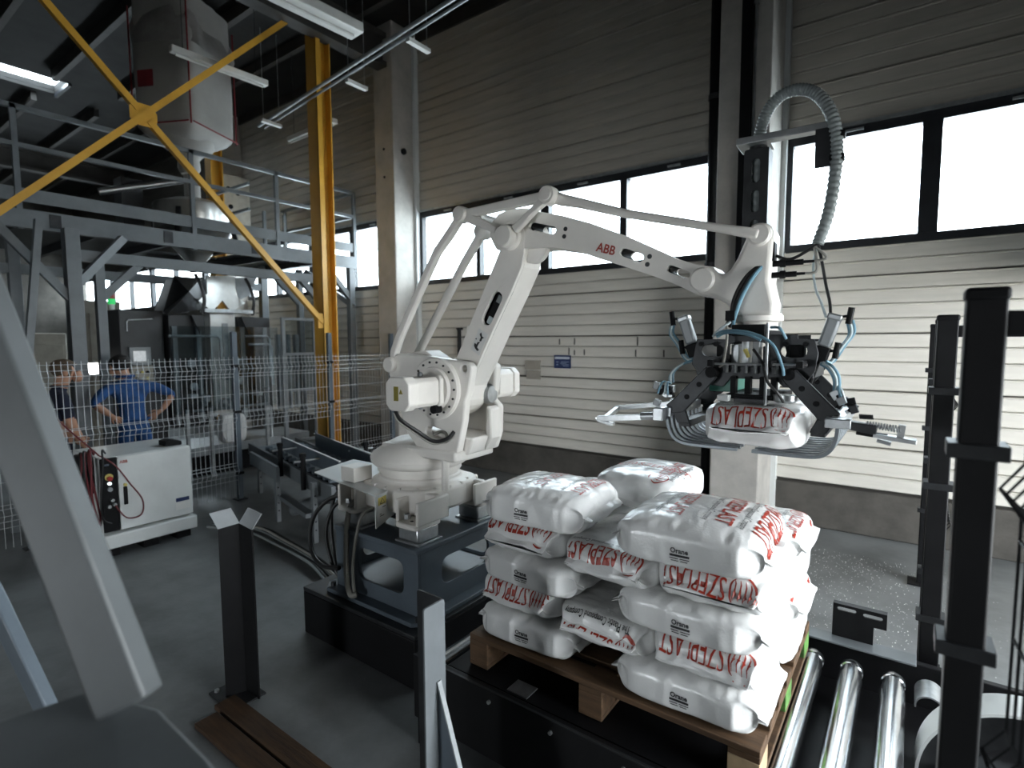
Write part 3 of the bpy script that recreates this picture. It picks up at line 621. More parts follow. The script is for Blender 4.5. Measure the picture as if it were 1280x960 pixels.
for i, (p, m_, r) in enumerate((
    ([(-2.70, 2.17, .88), (-2.73, 2.06, .86), (-2.735, 2.02, .78), (-2.72, 1.99, .60), (-2.68, 1.96, .42), (-2.61, 1.93, .36), (-2.58, 1.95, .36)], 'cable_grey', .017),
    ([(-2.60, 2.17, .84), (-2.61, 2.04, .82), (-2.63, 2.0, .70), (-2.65, 1.98, .5), (-2.60, 1.95, .36)], 'cable_grey', .010),
    ([(-2.93, 2.2, .86), (-3.08, 2.12, .80), (-3.16, 2.05, .66), (-3.10, 2.0, .50), (-2.95, 1.97, .44), (-2.78, 1.98, .46)], 'cable', .014),
    ([(-2.88, 2.2, .84), (-3.0, 2.12, .78), (-3.02, 2.06, .62), (-2.93, 2.03, .45), (-2.84, 2.04, .34)], 'cable', .012),
    ([(-2.95, 2.25, .85), (-3.02, 2.2, .86), (-3.07, 2.16, .80), (-3.05, 2.12, .62), (-2.98, 2.1, .33)], 'cable', .012))):
    MB().sweep(smooth_path([V(*q) for q in p], 8), r, 10).build('cable', m_, hd)
for x, z in ((-2.70, .875), (-2.60, .84), (-2.93, .855)):
    MB().sweep([V(x, 2.22, z), V(x, 2.17, z), V(x, 2.17, z), V(x-.01, 2.12, z-.01)], [.028, .028, .02, .018], 12).build('cable_plug', 'cable_grey', hd)
MB().box((-2.76, 2.12, .90), (.05, .08, .075), rot_z(.3)).build('latch_plug', 'beige', hd, bevel=.005)

# ------------------------------------------------------------------ gripper on the robot flange
gp = T('sack_gripper', 'black pneumatic fork gripper with curved tines on the robot wrist', 'gripper', (-.53, 2.48, 1.88))
GY0, GY1 = 2.32, 2.64
gpl = [(-.74, 1.85), (-.617, 1.85), (-.617, 1.866), (-.358, 1.866), (-.358, 1.85), (-.302, 1.848), (-.287, 1.795), (-.297, 1.726), (-.335, 1.668), (-.402, 1.662), (-.43, 1.69), (-.60, 1.69), (-.628, 1.655), (-.70, 1.66), (-.759, 1.745)]
gh = [slot((-.695, 1.803), (-.655, 1.803), .024), slot((-.392, 1.803), (-.348, 1.803), .024), slot((-.575, 1.79), (-.50, 1.79), .05)]
fr = MB().prism(gpl, XZ(GY0), 0, .010, gh).build('frame_plate', 'dark_steel', gp, bevel=.002)
MB().prism(gpl, XZ(GY1), 0, .010, gh).build('frame_plate', 'dark_steel', gp, bevel=.002)
MB().bb(-.62, -.46, GY0+.02, GY1-.02, 1.866, 1.885).build('adapter_plate', 'black', gp, bevel=.003)
MB().bb(-.60, -.475, GY0-.005, GY0+.03, 1.862, 1.908).build('adapter_block', 'black', gp, bevel=.003)
for x in (-.735, -.31): MB().bb(x-.006, x+.006, GY0+.01, GY1, 1.70, 1.84).build('spacer_plate', 'dark_steel', gp)
for x, w_, z0, z1, m_ in ((-.60, .03, 1.72, 1.83, 'galv'), (-.56, .03, 1.735, 1.845, 'galv'), (-.52, .026, 1.72, 1.84, 'acrylic_grey'), (-.478, .03, 1.71, 1.82, 'dark_steel'), (-.655, .04, 1.76, 1.83, 'black'), (-.37, .05, 1.76, 1.83, 'black')):
    MB().bb(x-w_/2, x+w_/2, 2.38, 2.44, z0, z1).build('valve_block', m_, gp, bevel=.003)
for x in (-.61, -.575, -.535, -.50, -.46, -.425): MB().cyl((x, 2.30, 1.715), (x, 2.30, 1.75), .007, seg=8).build('fitting', 'galv', gp)
for x, z in ((-.70, 1.72), (-.365, 1.72), (-.66, 1.83), (-.40, 1.83), (-.33, 1.83), (-.72, 1.83)): MB().cyl((x, GY0-.01, z), (x, GY0, z), .010, seg=10).build('bolt', 'black', gp)
for s_, pv, el, kn, tip in ((-1, (-.665, 1.715), (-.80, 1.567), (-.775, 1.515), (-.845, 1.55)), (1, (-.378, 1.715), (-.245, 1.570), (-.275, 1.52), (-.21, 1.56))):
    for y in (GY0-.045, GY1+.03):
        arm = MB().prism(strip([pv, el, tip], [.062, .07, .04]), XZ(y), 0, .018).prism([(el[0]-.03, el[1]-.01), (el[0]+.03, el[1]-.01), (kn[0]+.028, kn[1]-.02), (kn[0]-.028, kn[1]-.02)], XZ(y+.002), 0, .014).build('swing_arm', 'dark_steel', gp, bevel=.004)
        MB().cyl((pv[0], y-.008, pv[1]), (pv[0], y+.07, pv[1]), .022, seg=18).build('arm_pivot', 'black', arm)
        for q in (.35, .72):
            c = Vector(pv).lerp(Vector(el), q); MB().cyl((c.x, y-.002, c.y), (c.x, y+.001, c.y), .011, seg=12).build('arm_hole', 'black', arm)
    MB().bb(tip[0]-.02, tip[0]+.02, GY0-.06, GY1+.08, tip[1]-.03, tip[1]+.01).build('tine_carrier', 'galv', gp, bevel=.003)
    MB().bb(kn[0]-.025, kn[0]+.025, GY0-.03, GY1+.05, kn[1]-.035, kn[1]-.005).build('tine_carrier', 'dark_steel', gp, bevel=.003)
    for k in range(9):
        y = GY0-.05+k*.055; x0 = tip[0]+s_*.0
        if s_ < 0: path = [(x0, 1.545), (x0+.004, 1.49), (x0+.018, 1.447), (x0+.045, 1.42), (x0+.085, 1.410), (x0+.16, 1.408), (x0+.29, 1.408)]
        else: path = [(x0, 1.545), (x0-.004, 1.49), (x0-.018, 1.447), (x0-.045, 1.42), (x0-.085, 1.410), (x0-.16, 1.408), (x0-.29, 1.408)]
        pp = [tuple(p) for p in smooth_path([Vector((*q, 0)) for q in path], 3)]
        pp = [(p[0], p[1]) for p in pp]
        MB().prism(strip(pp, .014), XZ(y), 0, .018).build('tine', 'tine', gp, bevel=.002)
# clamping cylinders
for s_, top, bot in ((-1, (-.812, 1.945), (-.772, 1.83)), (1, (-.240, 1.938), (-.275, 1.82))):
    a = V(top[0], 2.36, top[1]); b = V(bot[0], 2.36, bot[1])
    cy = MB().beam(a, b, .046, .046).build('clamp_cylinder', 'acrylic_grey', gp, bevel=.010)
    d = (b-a).normalized()
    MB().beam(a-d*.004, a+d*.02, .05, .05).build('cylinder_head', 'galv', cy, bevel=.006)
    MB().beam(b, b+d*.055, .05, .05).build('cylinder_clevis', 'black', cy, bevel=.004)
    MB().cyl(b+d*.03+V(0, 0, 0), b+d*.15-V(s_*.0, 0, 0), .008, seg=8).build('piston_rod', 'black', cy)
    for q in (a+d*.01, b+d*.02):
        o2 = q+V(s_*.05, -.01, .005)
        MB().cyl(q, o2, .005, seg=8).build('elbow_fitting', 'black', cy)
        MB().cyl(o2+V(s_*.003, 0, .03), o2-V(s_*.006, 0, .03), .011, seg=10).build('flow_valve', 'black', cy)
    h1 = a+V(s_*.045, -.01, -.025); h2 = b+V(s_*.045, -.01, -.03)
    xs = s_
    for k, (m_, off) in enumerate((('hose_pale', 0), ('hose_blue', .009), ('hose_blue', -.008))):
        O = V(off, .006*k, off*.5)
        MB().sweep(smooth_path([h1+O, a+V(xs*.052, -.01, -.07)+O, h2+V(xs*.015, 0, .03)+O, h2+V(-xs*.02, 0, -.03)+O, V(-.762 if xs < 0 else -.272, 2.33, 1.762)+O]), .0048, 8).build('air_hose', m_, gp)
        e2 = V(-.838 if xs < 0 else -.222, 2.29, 1.66)
        MB().sweep(smooth_path([V(-.762 if xs < 0 else -.272, 2.33, 1.757)+O, V(-.80 if xs < 0 else -.245, 2.30, 1.742)+O, e2+V(-xs*.002, 0, .045)+O, e2+O]), .0048, 8).build('air_hose', m_, gp)
    # valve cluster on the arm end
    c = V(-.865, 2.27, 1.62) if xs < 0 else V(-.185, 2.27, 1.625)
    rnd = random.Random(3+xs)
    for k in range(11):
        p = c+V(rnd.uniform(-.04, .035), rnd.uniform(-.02, .03), rnd.uniform(-.045, .03)); sz = (rnd.uniform(.014, .03), rnd.uniform(.015, .03), rnd.uniform(.012, .034))
        MB().box(p, sz, Matrix.Rotation(rnd.uniform(-.6, .6), 3, 'Y')).build('valve', rnd.choice(['black', 'black', 'galv', 'dark_steel', 'acrylic_grey']), gp, bevel=.002)
    for k in range(4):
        p = c+V(rnd.uniform(-.03, .03), -.02, rnd.uniform(-.01, .03))
        MB().sweep(smooth_path([e2+V(0, 0, 0), (e2+p)/2+V(0, -.02, .03), p]), .004, 6).build('air_hose', rnd.choice(['hose_blue', 'hose_pale']), gp)
# side guides with springs
lf = MB().beam((-.86, 2.25, 1.520), (-1.165, 2.25, 1.486), .022, .026).build('side_guide', 'alu', gp, bevel=.002)
MB().prism([(-1.172, 1.490), (-1.16, 1.474), (-1.10, 1.462), (-1.085, 1.462), (-1.085, 1.474), (-1.095, 1.474), (-1.15, 1.482)], XZ(2.235), 0, .03).build('guide_tip', 'alu', lf)
MB().beam((-.86, 2.62, 1.548), (-1.245, 2.62, 1.492), .022, .024).build('side_guide', 'alu', gp, bevel=.002)
MB().beam((-1.243, 2.62, 1.490), (-1.13, 2.26, 1.490), .022, .022).build('guide_cross_bar', 'alu', gp, bevel=.002)
MB().cyl((-.95, 2.245, 1.515), (-.88, 2.245, 1.522), .017, seg=16).build('guide_bush', 'galv', gp)
MB().bb(-.885, -.845, 2.21, 2.27, 1.505, 1.56).build('guide_clamp', 'galv', gp, bevel=.003)
MB().bb(-.245, -.165, 2.20, 2.26, 1.535, 1.568).build('guide_clamp', 'galv', gp, bevel=.003)
MB().beam((-.17, 2.23, 1.548), (-.09, 2.23, 1.538), .05, .03).build('guide_arm', 'dark_steel', gp, bevel=.003)
MB().beam((-.10, 2.23, 1.520), (.02, 2.23, 1.508), .05, .014).build('guide_plate', 'alu', gp, bevel=.002)
MB().beam((-.15, 2.23, 1.525), (-.06, 2.23, 1.517), .03, .016).build('guide_arm', 'black', gp, bevel=.003)
MB().beam((-.09, 2.26, 1.50), (-.05, 2.26, 1.49), .04, .012).build('guide_foot', 'acrylic_grey', gp)
MB().sweep([V(-.12+.0016*k*.72, 2.225+.011*math.cos(k*.9), 1.556-.00012*k+.011*math.sin(k*.9)) for k in range(84)], .0022, 6).build('spring', 'galv', gp)
MB().sweep([V(-.145+.001*k*.6, 2.25+.008*math.cos(k*.9), 1.578+.008*math.sin(k*.9)) for k in range(70)], .0018, 6).build('spring', 'dark_steel', gp)
MB().beam((-.025, 2.225, 1.52), (-.02, 2.225, 1.562), .02, .012).build('spring_hook', 'alu', gp)
# sensor rods, pusher and green box
MB().cyl((-.662, 2.245, 1.752), (-.312, 2.245, 1.755), .0045, seg=8).build('sensor_rod', 'galv', gp)
MB().cyl((-.445, 2.215, 1.60), (-.445, 2.215, 1.91), .0055, seg=8).build('sensor_rod', 'galv', gp)
for x in (-.655, -.44, -.335): MB().bb(x-.012, x+.012, 2.225, 2.325, 1.742, 1.768).build('rod_clamp', 'black', gp, bevel=.002)
MB().bb(-.605, -.415, 2.28, 2.60, 1.612, 1.632).build('pusher_plate', 'black', gp, bevel=.003)
for x in (-.585, -.53, -.475, -.435): MB().bb(x-.010, x+.010, 2.30, 2.34, 1.63, 1.70).build('pusher_guide', 'black', gp)
MB().bb(-.57, -.45, 2.26, 2.30, 1.60, 1.618).build('pusher_pad', 'dark_steel', gp, bevel=.003)
MB().bb(-.715, -.60, 2.42, 2.56, 1.625, 1.685).build('control_box', 'green_box', gp, bevel=.004)
MB().bb(-.63, -.585, 2.24, 2.28, 1.603, 1.628).build('sensor', 'light_grey', gp, bevel=.004)
MB().lathe([(.03, 0), (.045, .01), (.045, .03)], (-.39, 2.30, 1.605), seg=20).build('suction_foot', 'alu', gp)
for p, m_ in (([(-.652, 2.28, 1.868), (-.60, 2.24, 1.884), (-.50, 2.22, 1.872), (-.425, 2.21, 1.83), (-.392, 2.22, 1.75), (-.389, 2.24, 1.715)], 'hose_blue'), ([(-.645, 2.28, 1.860), (-.595, 2.24, 1.876), (-.52, 2.23, 1.868), (-.47, 2.23, 1.845)], 'hose_blue'), ([(-.60, 2.30, 1.92), (-.64, 2.28, 1.885), (-.66, 2.27, 1.86)], 'hose_pale'), ([(-.615, 2.3, 1.91), (-.60, 2.25, 1.84), (-.61, 2.25, 1.76), (-.63, 2.27, 1.74)], 'cable_grey'), ([(-.45, 2.30, 1.895), (-.415, 2.28, 1.89), (-.395, 2.3, 1.85)], 'hose_blue'), ([(-.50, 2.25, 1.81), (-.46, 2.22, 1.76), (-.435, 2.2, 1.69), (-.40, 2.2, 1.65), (-.385, 2.23, 1.615)], 'cable')):
    MB().sweep(smooth_path([V(*q) for q in p]), .0055, 8).build('air_hose', m_, gp)
MB().sweep([V(-.53, 2.25, 1.81), V(-.515, 2.245, 1.78)], [.009, .007], 10).build('sensor', 'sticker_y', gp)

# ------------------------------------------------------------------ sacks
def sup(c, p): return math.copysign(abs(c)**(2/p), c)
def sack(name, label, cx, cy, z0, L, Wd, h, axis, seed, group='filled white plastic sacks', crown=0, tilt=0, yaw=0):
    rnd = random.Random(seed); ns, nt = 72, 72; off = Vector((seed*3.7, seed*1.3, seed*7.1))
    ca, sa = math.cos(yaw), math.sin(yaw); vs = []; fs = []
    def P(s, th):
        q = abs(s); fin = 0
        if q > 1: fin = q-1; q = 1
        e = max(0, 1-q**9)**.5
        taper = 1-.10*q**8
        hh = h/2*(e*.92+.08) if fin == 0 else .004
        hh = max(hh, .004)
        w = Wd/2*taper*(1+.015*math.sin(3*s+seed))
        p = 5.2 - 2.4*q**5
        c, sn = math.cos(th), math.sin(th)
        y = w*sup(c, p); z = hh*sup(sn, p)
        side = max(0, abs(c)-.75)/.25                                   # gusset pinch
        pin = max(0, (q-.72)/.28)
        y *= 1-.30*pin*side*(1-abs(sn))
        x = math.copysign(L/2*min(abs(s), 1) + (fin*.055 if fin else 0), s)
        if crown and z > 0: z += crown*(1-(2*y/Wd)**2)*(1-q*q)
        if fin: z += -.012*fin/.5 + .012*math.sin(y*26+seed*1.7)*fin
        # crinkles
        u = Vector((x, y, z))
        a = .0065*noise.noise(u*4.5+off) + .0022*noise.noise(u*17+off*2)
        a += .006*pin*math.sin(th*11+seed+5*noise.noise(u*4+off))*(0 if fin else 1)
        edge = math.exp(-((abs(sn)-.72)/.22)**2)
        rid = 1-abs(noise.noise(Vector((x*26+off.x, y*5, z*6+off.z))))*2.2
        a += .0045*edge*(rid-.45)*(1 if sn > -.2 else .3)
        a += .0045*pin*(1-abs(noise.noise(Vector((x*9, th*3.2+seed, off.y))))*2.4)
        nrm = Vector((0, math.copysign(abs(c)**1.2, c), math.copysign(abs(sn)**1.2, sn)))
        u += nrm*a
        if z < 0 and not fin: u.z = max(u.z, -h/2)
        return u
    ss = [-1.5, -1.0]+[math.sin(PI/2*(-1+2*(i+.5)/ns)) for i in range(ns)]+[1.0, 1.5]
    for s in ss:
        for k in range(nt):
            u = P(s, 2*PI*k/nt)
            x, y = (u.x, u.y) if axis == 'X' else (-u.y, u.x)
            z = u.z+h/2+tilt*x
            vs.append(Vector((x*ca-y*sa+cx, x*sa+y*ca+cy, z+z0)))
    n = len(ss)
    for i in range(n-1):
        for k in range(nt):
            k2 = (k+1) % nt; fs.append((i*nt+k, i*nt+k2, (i+1)*nt+k2, (i+1)*nt+k))
    fs.append(tuple(reversed(range(nt)))); fs.append(tuple(range((n-1)*nt, n*nt)))
    t = T(name, label, 'sack', (cx, cy, z0), group)
    mb = MB().add(vs, fs); o = mb.build('sack_body', 'sack', t, smooth=70)
    t_bvh = BVHTree.FromPolygons(vs, fs)
    return t, t_bvh
def subdiv(v, f, mx):
    bm = bmesh.new(); bv = [bm.verts.new((x, y, 0)) for x, y in v]
    for q in f:
        try: bm.faces.new([bv[i] for i in q])
        except ValueError: pass
    bmesh.ops.triangulate(bm, faces=bm.faces)
    for it in range(4):
        es = [e for e in bm.edges if e.calc_length() > mx]
        if not es: break
        bmesh.ops.subdivide_edges(bm, edges=es, cuts=1); bmesh.ops.triangulate(bm, faces=[x for x in bm.faces if len(x.verts) > 3])
    bm.verts.index_update(); out = ([(q.co.x, q.co.y) for q in bm.verts], [tuple(w.index for w in q.verts) for q in bm.faces]); bm.free(); return out
def print_on(t, bvh, name, m, v, f, o, right, up, cast, lift=.0016):
    """wrap flat print (2D) onto the sack surface by casting along `cast`"""
    v, f = subdiv(v, f, .012); o = Vector(o); right = Vector(right); up = Vector(up); cast = Vector(cast); P = []
    for x, y in v:
        p = o+right*x+up*y; hit = bvh.ray_cast(p-cast*.35, cast, .8)
        P.append(None if hit[0] is None else hit[0]-cast*lift*.6+(hit[1] if hit[1].dot(cast) < 0 else -hit[1])*lift)
    keep = [q for q in f if all(P[i] is not None for i in q) and max((P[q[0]]-P[q[1]]).length, (P[q[1]]-P[q[2]]).length, (P[q[2]]-P[q[0]]).length) < .04]
    if not keep: return
    used = sorted({i for q in keep for i in q}); mp = {i: k for k, i in enumerate(used)}
    MB().add([P[i] for i in used], [tuple(mp[i] for i in q) for q in keep]).build(name, m, t, smooth=0)
def merge(*parts):
    V_, F_ = [], []
    for v, f in parts:
        o = len(V_); V_ += list(v); F_ += [tuple(i+o for i in q) for q in f]
    return V_, F_
def shift(vf, dx, dy, sx=1, sy=1): return [(x*sx+dx, y*sy+dy) for x, y in vf[0]], vf[1]
def poly(pts): return list(pts), [tuple(range(len(pts)))]
def stripq(path, wd):
    o = strip(path, wd); n = len(path); return o, [(i, i+1, 2*n-2-i, 2*n-1-i) for i in range(n-1)]
def logo():                                                            # ring of pepper strokes in front of the name
    parts = [stripq([(math.cos(a)*.62, math.sin(a)*.52+.30) for a in [PI*.72+PI*.95*i/14 for i in range(15)]], [.03+.09*math.sin(PI*i/14) for i in range(15)]),
             stripq([(math.cos(a)*.62, math.sin(a)*.52+.30) for a in [PI*.30-PI*.62*i/10 for i in range(11)]], [.03+.07*math.sin(PI*i/10) for i in range(11)])]
    parts.append(stripq([(math.cos(a)*.60, math.sin(a)*.62+.34) for a in [PI*.34+PI*.34*i/8 for i in range(9)]], [.03+.07*math.sin(PI*i/8) for i in range(9)]))
    for k in range(4):
        x = -.38+k*.25
        parts.append(stripq([(x+.06, -.02), (x, .12), (x+.03, .30), (x+.11, .44), (x+.07, .56)], [.03, .07, .085, .06, .03]))
        parts.append(stripq([(x-.05, .30), (x+.03, .34), (x+.11, .30)], [.03, .05, .03]))
    return merge(*parts)
def brand(width, tag_=True):
    nm = text2d('SZEPLAST', 1, .012); wn = max(x for x, y in nm[0]); k = width/(wn*.80+1.5)
    red = merge(shift(logo(), .62*k, 0, k, k), shift(nm, 1.42*k, 0, k*.80, k))
    tg = text2d('The Plastic Compound Company', 1, .006); wt = max(x for x, y in tg[0])
    blk = shift(tg, .12*width, -.52*k, width*.86/wt, k*.42)
    return red, blk
def brand_on(t, bvh, o, right, up, width, cast=(0, 0, -1), tagline=True):
    red, blk = brand(width)
    print_on(t, bvh, 'name_print', 'red_ink', *red, o, right, up, cast)
    if tagline: print_on(t, bvh, 'tagline_print', 'black_ink', *blk, o, right, up, cast)
def stamp_on(t, bvh, x, z, y):
    """small black product stamp on the long front side"""
    a = text2d('Orane', .024, .03); b = ([(0, -.004), (.066, -.004), (.066, -.012), (0, -.012)], [(0, 1, 2, 3)])
    parts = [shift(a, .002, .001, .95, 1), b] + [([(p, -.017-.008*j), (q, -.017-.008*j), (q, -.020-.008*j), (p, -.020-.008*j)], [(0, 1, 2, 3)]) for j, p, q in ((0, .0, .028), (0, .034, .066), (1, .004, .03), (1, .036, .06))]
    print_on(t, bvh, 'stamp_print', 'black_ink', *merge(*parts), (x-.033, y, z), (1, 0, 0), (0, 0, 1), (0, 1, 0))
Z0 = .546; LH = .131
lay = lambda i: Z0+LH*(i-1)
ordn = {1: 'bottom', 2: 'second', 3: 'third', 4: 'fourth', 5: 'top'}
G = 'white plastic sacks stacked on the pallet'
for i in (1, 3, 5):
    h = LH+.008 if i < 5 else .150
    lf_ = {1: 'white sack at the lower left front of the stack, lying on the pallet boards', 3: 'plain white sack with small black stamp, middle of the left front stack', 5: 'white sack on top of the left front stack, next to the robot base'}[i]
    rt_ = {1: 'white sack at the bottom of the right front stack beside the rollers', 3: 'white sack with black stamp, middle of the right front stack', 5: 'large bulging white sack on top of the right front stack'}[i]
    dx = {1: 0, 3: .015, 5: .03}[i]
    t, b = sack('sack', lf_, -1.285+dx, 2.0, lay(i), .47, .44, h, 'X', i*2+1, G, crown=.02 if i == 5 else 0, yaw=.05 if i == 5 else 0)
    stamp_on(t, b, -1.27, lay(i)+.072, 1.7)
    if i == 5:
        brand_on(t, b, (-1.31, 2.26, 1.2), (.05, -1, 0), (1, .05, 0), .38); brand_on(t, b, (-1.13, 2.27, 1.2), (.05, -1, 0), (1, .05, 0), .38)
    t, b = sack('sack', rt_, -.605, 2.0, lay(i), .50, .45 if i < 5 else .50, h, 'X', i*2+2, G, crown=.024 if i == 5 else 0, yaw=.03 if i == 5 else 0)
    stamp_on(t, b, -.60, lay(i)+.068, 1.7)
    if i == 5:
        for x in (-.70, -.53, -.41): brand_on(t, b, (x, 2.24, 1.2), (.03, -1, 0), (1, .03, 0), .40)
for i in (2, 4):
    names = {2: ('white sack with red lettering on its front flap, second layer at the left', 'white sack between the front stacks whose flap shows mainly the black tagline', 'white sack with large red lettering under the right front stack, second layer'),
             4: ('flattened white sack just under the top left sack', 'white sack with red lettering sagging between the two front stacks, upper one', 'white sack with a long side fold just under the top right sack')}[i]
    for k, x in enumerate((-1.33, -.93, -.535)):
        zz = lay(i)-(.02 if k == 1 else 0)
        t, b = sack('sack', names[k], x+(.015 if i == 4 else 0), 2.07, zz, .52, .395, LH+.008, 'Y', i*5+k, G)
        tilt_y = 1.92 if k != 1 else 1.94
        brand_on(t, b, (x+.165, {2: (1.835, 1.80, 1.845), 4: (1.86, 1.855, 1.83)}[i][k], zz+.1), (-1, 0, 0), (0, -1, 0), .325)
for i in (1, 2, 3, 4, 5):
    if i % 2:
        for k, x in enumerate((-1.33, -.95, -.53)):
            if i == 5 and k != 1: continue
            lb = 'white sack on the top layer behind the top left sack' if i == 5 else ('white sack in the back row of the stack, %s layer, %s' % (ordn[i], ('far left', 'in the middle', 'at the right edge')[k]))
            t, b = sack('sack', lb, x-(.06 if i == 5 else 0), 2.52, lay(i), .50, .40, LH+.008 if i < 5 else .15, 'Y', 40+i*5+k, G, crown=.02 if i == 5 else 0)
            if i == 5: brand_on(t, b, (-1.17, 2.48, 1.2), (1, 0, 0), (0, 1, 0), .36); brand_on(t, b, (-.88, 2.30, 1.2), (0, 1, 0), (-1, 0, 0), .36)
    else:
        for k, x in enumerate((-1.25, -.60)):
            t, b = sack('sack', 'white sack across the back of the stack, %s layer, %s' % (ordn[i], ('left half', 'right half')[k]), x, 2.56, lay(i), .54, .42, LH+.006, 'X', 70+i*5+k, G)
            if k: brand_on(t, b, (-.40, 2.72, 1.2), (0, -1, 0), (1, 0, 0), .34)
t, b = sack('gripped_sack', 'white sack with red lettering carried in the gripper tines', -.50, 2.47, 1.428, .54, .365, .165, 'Y', 91, None)
brand_on(t, b, (-.345, 2.235, 1.7), (-1, 0, 0), (0, -1, 0), .31)

# ------------------------------------------------------------------ wooden pallet
pl = T('wooden_pallet', 'worn wooden pallet under the stack of sacks', 'pallet', (-.94, 2.27, .405))
px0, px1, py0, py1 = -1.545, -.335, 1.77, 2.77
for k in range(7):
    y = py0+.05+k*(py1-py0-.1)/6; MB().bb(px0, px1, y-.05, y+.05, .524, .546).build('deck_board', 'wood' if k else 'wood', pl, bevel=.003)
for x in (px0+.05, (px0+px1)/2, px1-.05):
    MB().bb(x-.05, x+.05, py0, py1, .502, .524).build('stringer_board', 'wood', pl, bevel=.003)
    MB().bb(x-.05, x+.05, py0, py1, .405, .424).build('bottom_board', 'wood', pl, bevel=.003)
    for y in (py0+.06, (py0+py1)/2, py1-.06): MB().bb(x-.05, x+.05, y-.06, y+.06, .424, .502).build('block', 'wood' if x < px1-.1 else ('green' if y > py0+.1 else 'wood_light'), pl, bevel=.003)

# ------------------------------------------------------------------ roller conveyor
cv_ = T('roller_conveyor', 'dark roller conveyor carrying the loaded pallet', 'conveyor', (-.9, 2.33, 0))
CX0, CX1 = -1.80, .98
def rail(y0, y1, top):
    MB().bb(CX0, CX1, y0, y1, top-.30, top).build('side_rail', 'steel_black', cv_, bevel=.004)
rail(1.665, 1.70, .405); rail(2.93, 2.965, .405)
MB().bb(CX0, .07, 2.90, 3.0, .405, .414).build('rail_cap', 'grey_paint', cv_, bevel=.002)
MB().bb(CX0, CX1, 1.665, 1.675, .405, .408).build('rail_edge', 'dark_steel', cv_)
MB().bb(CX0, CX1, 1.70, 2.93, .20, .215).build('bed_plate', 'steel_black', cv_)
MB().bb(-1.62, -.42, 1.71, 2.92, .30, .40).build('shade_plate', 'black', cv_)  # black plate added so the space under the pallet reads as shade
rl = None
for k in range(17):
    x = -.010-.1535*k+.1535*5
    if x > .1 or x < CX0+.05 or -1.66 < x < -.38: continue
    if rl is None:
        q = MB().lathe([(.030, -.555), (.044, -.545), (.045, -.53), (.045, .44), (.041, .445), (.041, .50), (.045, .503), (.045, .53), (.036, .545)], (0, 0, 0), (0, 1, 0), 28)
        me = q.mesh('roller'); rl = finish('roller', me, 'roller', cv_); rl.location = V(x, 2.285, .355)-cv_.location
    else: rl.copy; inst(rl, cv_, (x, 2.285, .355))
for x in (-1.72, -.9, .2):
    for y in (1.68, 2.95): MB().bb(x-.04, x+.04, y-.03, y+.03, 0, .12).build('leg', 'steel_black', cv_)
sb = MB().prism([(-.262, .414), (-.095, .414), (-.095, .50), (-.045, .50), (-.045, .575), (-.262, .575)], XZ(2.975), 0, .01, [slot((-.235, .553), (-.175, .553), .009), slot((-.13, .548), (-.07, .548), .009)]).build('sensor_bracket', 'steel_black', cv_, bevel=.002)
MB().bb(-.262, -.045, 2.975, 3.01, .572, .576).build('bracket_lip', 'dark_steel', sb)
def shell(c, r, a0, a1, y0, y1, th=.006, n=14):
    o = [(c[0]+r*math.cos(a0+(a1-a0)*i/n), c[1]+r*math.sin(a0+(a1-a0)*i/n)) for i in range(n+1)]; i_ = [(c[0]+(r-th)*math.cos(a0+(a1-a0)*i/n), c[1]+(r-th)*math.sin(a0+(a1-a0)*i/n)) for i in range(n, -1, -1)]
    return MB().prism(o+i_, XZ(0), y0, y1)
shell((.115, .345), .05, -.2, PI+.2, 2.70, 2.84).build('shaft_cover', 'galv', cv_)
shell((.40, .26), .33, PI*.40, PI*1.08, 2.40, 2.54, .010, 24).build('chain_guard', 'light_grey', cv_)
shell((.40, .26), .32, PI*.40, PI*1.08, 2.46, 2.465, .14, 24).build('guard_web', 'dark_steel', cv_)
MB().bb(.14, .24, 2.42, 2.52, .215, .27).build('guard_foot', 'galv', cv_)
MB().bb(-1.30, -1.20, 1.72, 1.80, .395, .405).build('transfer_plate', 'alu', cv_)
for k in range(9): MB().cyl((CX0+.15+k*.3, 1.655, .36), (CX0+.15+k*.3, 1.665, .36), .008, seg=8).build('rail_bolt', 'galv', cv_)

# ------------------------------------------------------------------ posts and planks in front of the robot
vp = T('fork_post', 'dark folded steel post with two flared lips at its top', 'post', (-2.755, 1.34, 0))
C0 = V(-2.765, 1.375, 0); rr = V(.805, .593, 0); ff = V(-.593, .805, 0)
def vplate(a, b, lip, nm):
    # plate from edge a to edge b, bent outwards at the top
    A = [a, b]; th = V(0, 0, 0); out = (b-a).normalized(); n = out.cross(V(0, 0, 1))*.004
    q = [(a, 0), (b, 0), (b, .90), (a, .915)]
    vs = [p+V(0, 0, z)+n*s for s in (-1, 1) for p, z in q]
    mb = MB().add(vs, [(0, 1, 2, 3), (7, 6, 5, 4), (0, 1, 5, 4), (1, 2, 6, 5), (2, 3, 7, 6), (3, 0, 4, 7)])
    vs = [p+V(0, 0, z)+n*s+lip*k for s in (-1, 1) for p, z, k in ((a, .915, 0), (b, .90, 0), (b, .985, 1), (a, .998, 1))]
    lp = MB().add(vs, [(0, 1, 2, 3), (7, 6, 5, 4), (0, 1, 5, 4), (1, 2, 6, 5), (2, 3, 7, 6), (3, 0, 4, 7)])
    o = mb.build(nm, 'steel_black', vp); lp.build('flared_lip', 'acrylic_grey', o)
vplate(C0, C0-rr*.085-ff*.05, -rr*.035-ff*.01, 'left_wing'); vplate(C0, C0+rr*.095-ff*.06, rr*.055-ff*.01, 'right_wing')
MB().prism([(C0.x-.14, C0.y-.13), (C0.x+.10, C0.y-.13), (C0.x+.10, C0.y+.05), (C0.x-.14, C0.y+.05)], XY(0), 0, .008).build('foot_plate', 'dark_steel', vp)
